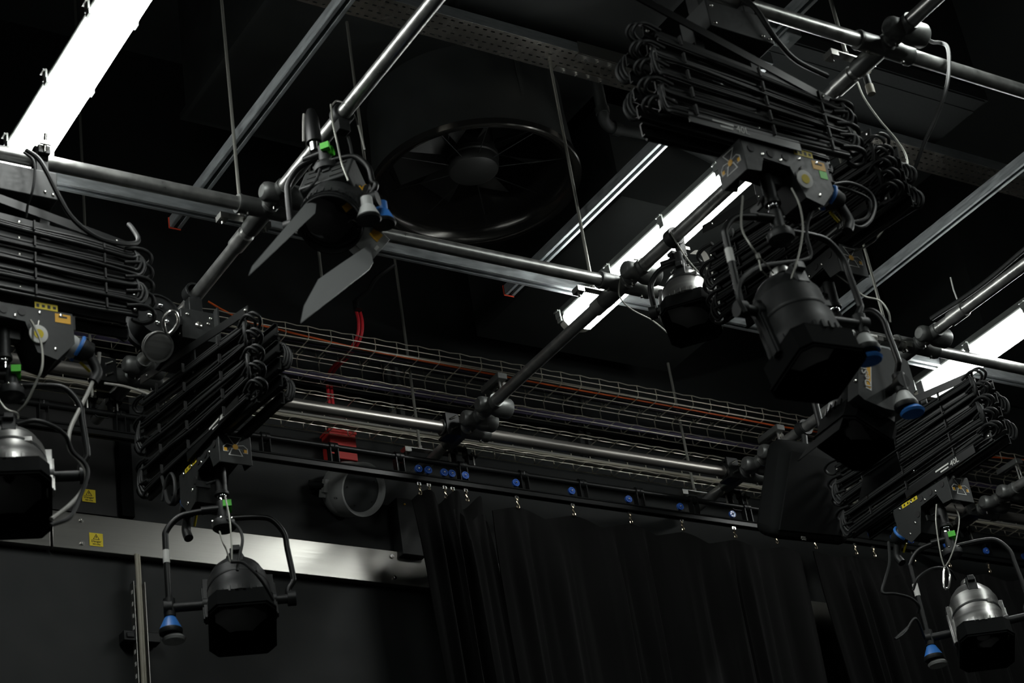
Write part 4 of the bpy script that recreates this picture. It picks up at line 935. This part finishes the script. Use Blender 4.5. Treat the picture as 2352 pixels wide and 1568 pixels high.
rope(A3([(530,1290,5.1),(560,1293,5.08),(590,1320,5.06),(612,1350,5.08),(628,1378,5.1)]),'black flex running to the right pivot of the light left of centre',.005,m_cable,'power_flex')
rope(A3([(372,1095,5.55),(378,1120,5.5),(385,1150,5.45),(395,1156,5.42),(402,1130,5.4),(400,1100,5.42),(392,1088,5.45),(380,1110,5.48),(372,1150,5.5)]),'short coil of black flex beside the left-centre carriage',.006,m_cable,'power_flex')
rope(A3([(60,345,4.80),(88,365,4.78),(110,400,4.76),(135,450,4.75),(170,505,4.75),(230,548,4.76),(300,560,4.8),(318,550,4.84),(305,525,4.88),(296,515,4.9)]),'thick black cable sweeping from the left clamp to the arm ends',.0078,m_cable,'power_flex')
rope(A3([(55,350,4.79),(76,368,4.76),(80,400,4.75),(74,440,4.75),(64,470,4.78),(60,500,4.8)]),'thin black cable in front of the left carriage plate',.004,m_cable,'power_flex')
rope(A3([(70,735,4.805),(80,752,4.79),(95,790,4.74),(97,840,4.62),(82,880,4.62),(60,925,4.64),(42,945,4.66)]),'wire falling in front of the rear pipe at the left',.0035,m_rope,'safety_cable')
rope(A3([(-30,860,4.84),(-12,900,4.72),(12,938,4.66),(38,948,4.66),(42,960,4.7)]),'short safety wire at the left edge','.0030' and .003,m_rope,'safety_cable')
rope(A3([(228,810,4.9),(224,845,4.9),(205,895,4.85),(180,945,4.8),(160,990,4.75),(160,1030,4.72),(185,1060,4.7),(199,1088,4.68),(190,1125,4.66),(160,1160,4.64),(118,1192,4.6)]),'grey flex winding down beside the left light',.0062,m_greycable,'power_flex')
rope(A3([(40,975,4.6),(80,966,4.58),(120,978,4.58),(150,1000,4.6),(165,1035,4.62),(195,1065,4.62),(200,1095,4.62),(180,1150,4.62),(160,1188,4.6),(116,1206,4.58)]),'black flex looping right of the shiny grey left light',.0062,m_cable,'power_flex')
rope(A3([(240,880,5.95),(290,888,5.9),(340,905,5.8),(352,915,5.75),(380,895,5.75)]),'pale flex between the rear pipe clamp and the drum hoist',.005,m_greycable,'power_flex')
rope(A3([(760,240,4.3),(765,285,4.28),(775,330,4.26),(785,375,4.22),(800,415,4.2)]),'wire rope looped over the left receding pipe to the barn door light',.0032,m_rope,'safety_cable')
rope(A3([(762,242,4.3),(775,232,4.32),(800,245,4.36),(818,275,4.34),(830,315,4.3),(838,345,4.28)]),'thin grey flex curving right of the left receding pipe',.0030,m_greycable,'power_flex')
rope(A3([(728,300,4.3),(720,285,4.3)])[0:0]+A3([(698,262,4.30),(697,285,4.30),(697,325,4.30)]),'short grey cord hanging beside the receiver of the barn door light',.004,m_greycable,'power_flex')
rope(A3([(800,315,4.35),(806,340,4.33),(812,380,4.3),(815,405,4.3)]),'dark flex inside the yoke of the barn door light',.005,m_cable,'power_flex')
rope(A3([(735,388,4.3),(725,415,4.3),(705,435,4.3),(695,440,4.3)]),'thin cable under the yoke hub of the barn door light',.004,m_cable,'power_flex')
rope(A3([(1440,600,4.85),(1425,640,4.84),(1423,680,4.83),(1450,710,4.82),(1500,737,4.8),(1540,770,4.75)]),'thin wire hanging from the central crossing fitting',.0028,m_rope,'safety_cable')
rope(A3([(1455,596,4.85),(1478,598,4.83),(1500,610,4.82),(1515,640,4.8)]),'short wire over the central crossing fitting',.0025,m_rope,'safety_cable')
rope(A3([(2007,640,3.9),(1980,660,3.9),(1950,640,3.9)])[0:0]+A3([(1915,625,3.85),(1955,655,3.82),(1985,680,3.8),(2020,690,3.75),(2040,715,3.72),(2045,740,3.72)]),'grey wire reaching to the yoke of the rear light',.003,m_rope,'safety_cable')
# cable ties standing off the right receding pipe
solo(MB().tube([ay(2183,637,4.62),ay(2190,665,4.62),ay(2203,700,4.62)],.0034,6).tube(smooth([V((GX[2]+.026*math.cos(a),4.62,ZG+.026*math.sin(a))) for a in [i*PI/6 for i in range(12)]],2,True),.0028,6,closed=True),'cable_tie',m_white,'white cable tie with a long tail on the right receding pipe','cable tie',ay(2203,700,4.62))
# long black cable tied along the right receding pipe
rope([V((GX[2]-.02,2.6,ZG+.036)),V((GX[2]-.018,3.4,ZG+.03)),V((GX[2]-.022,4.0,ZG+.05)),V((GX[2]-.02,4.45,ZG+.03)),V((GX[2]-.02,4.75,ZG+.045))],'black cable tied along the right receding pipe',.010,m_cable,'power_flex')
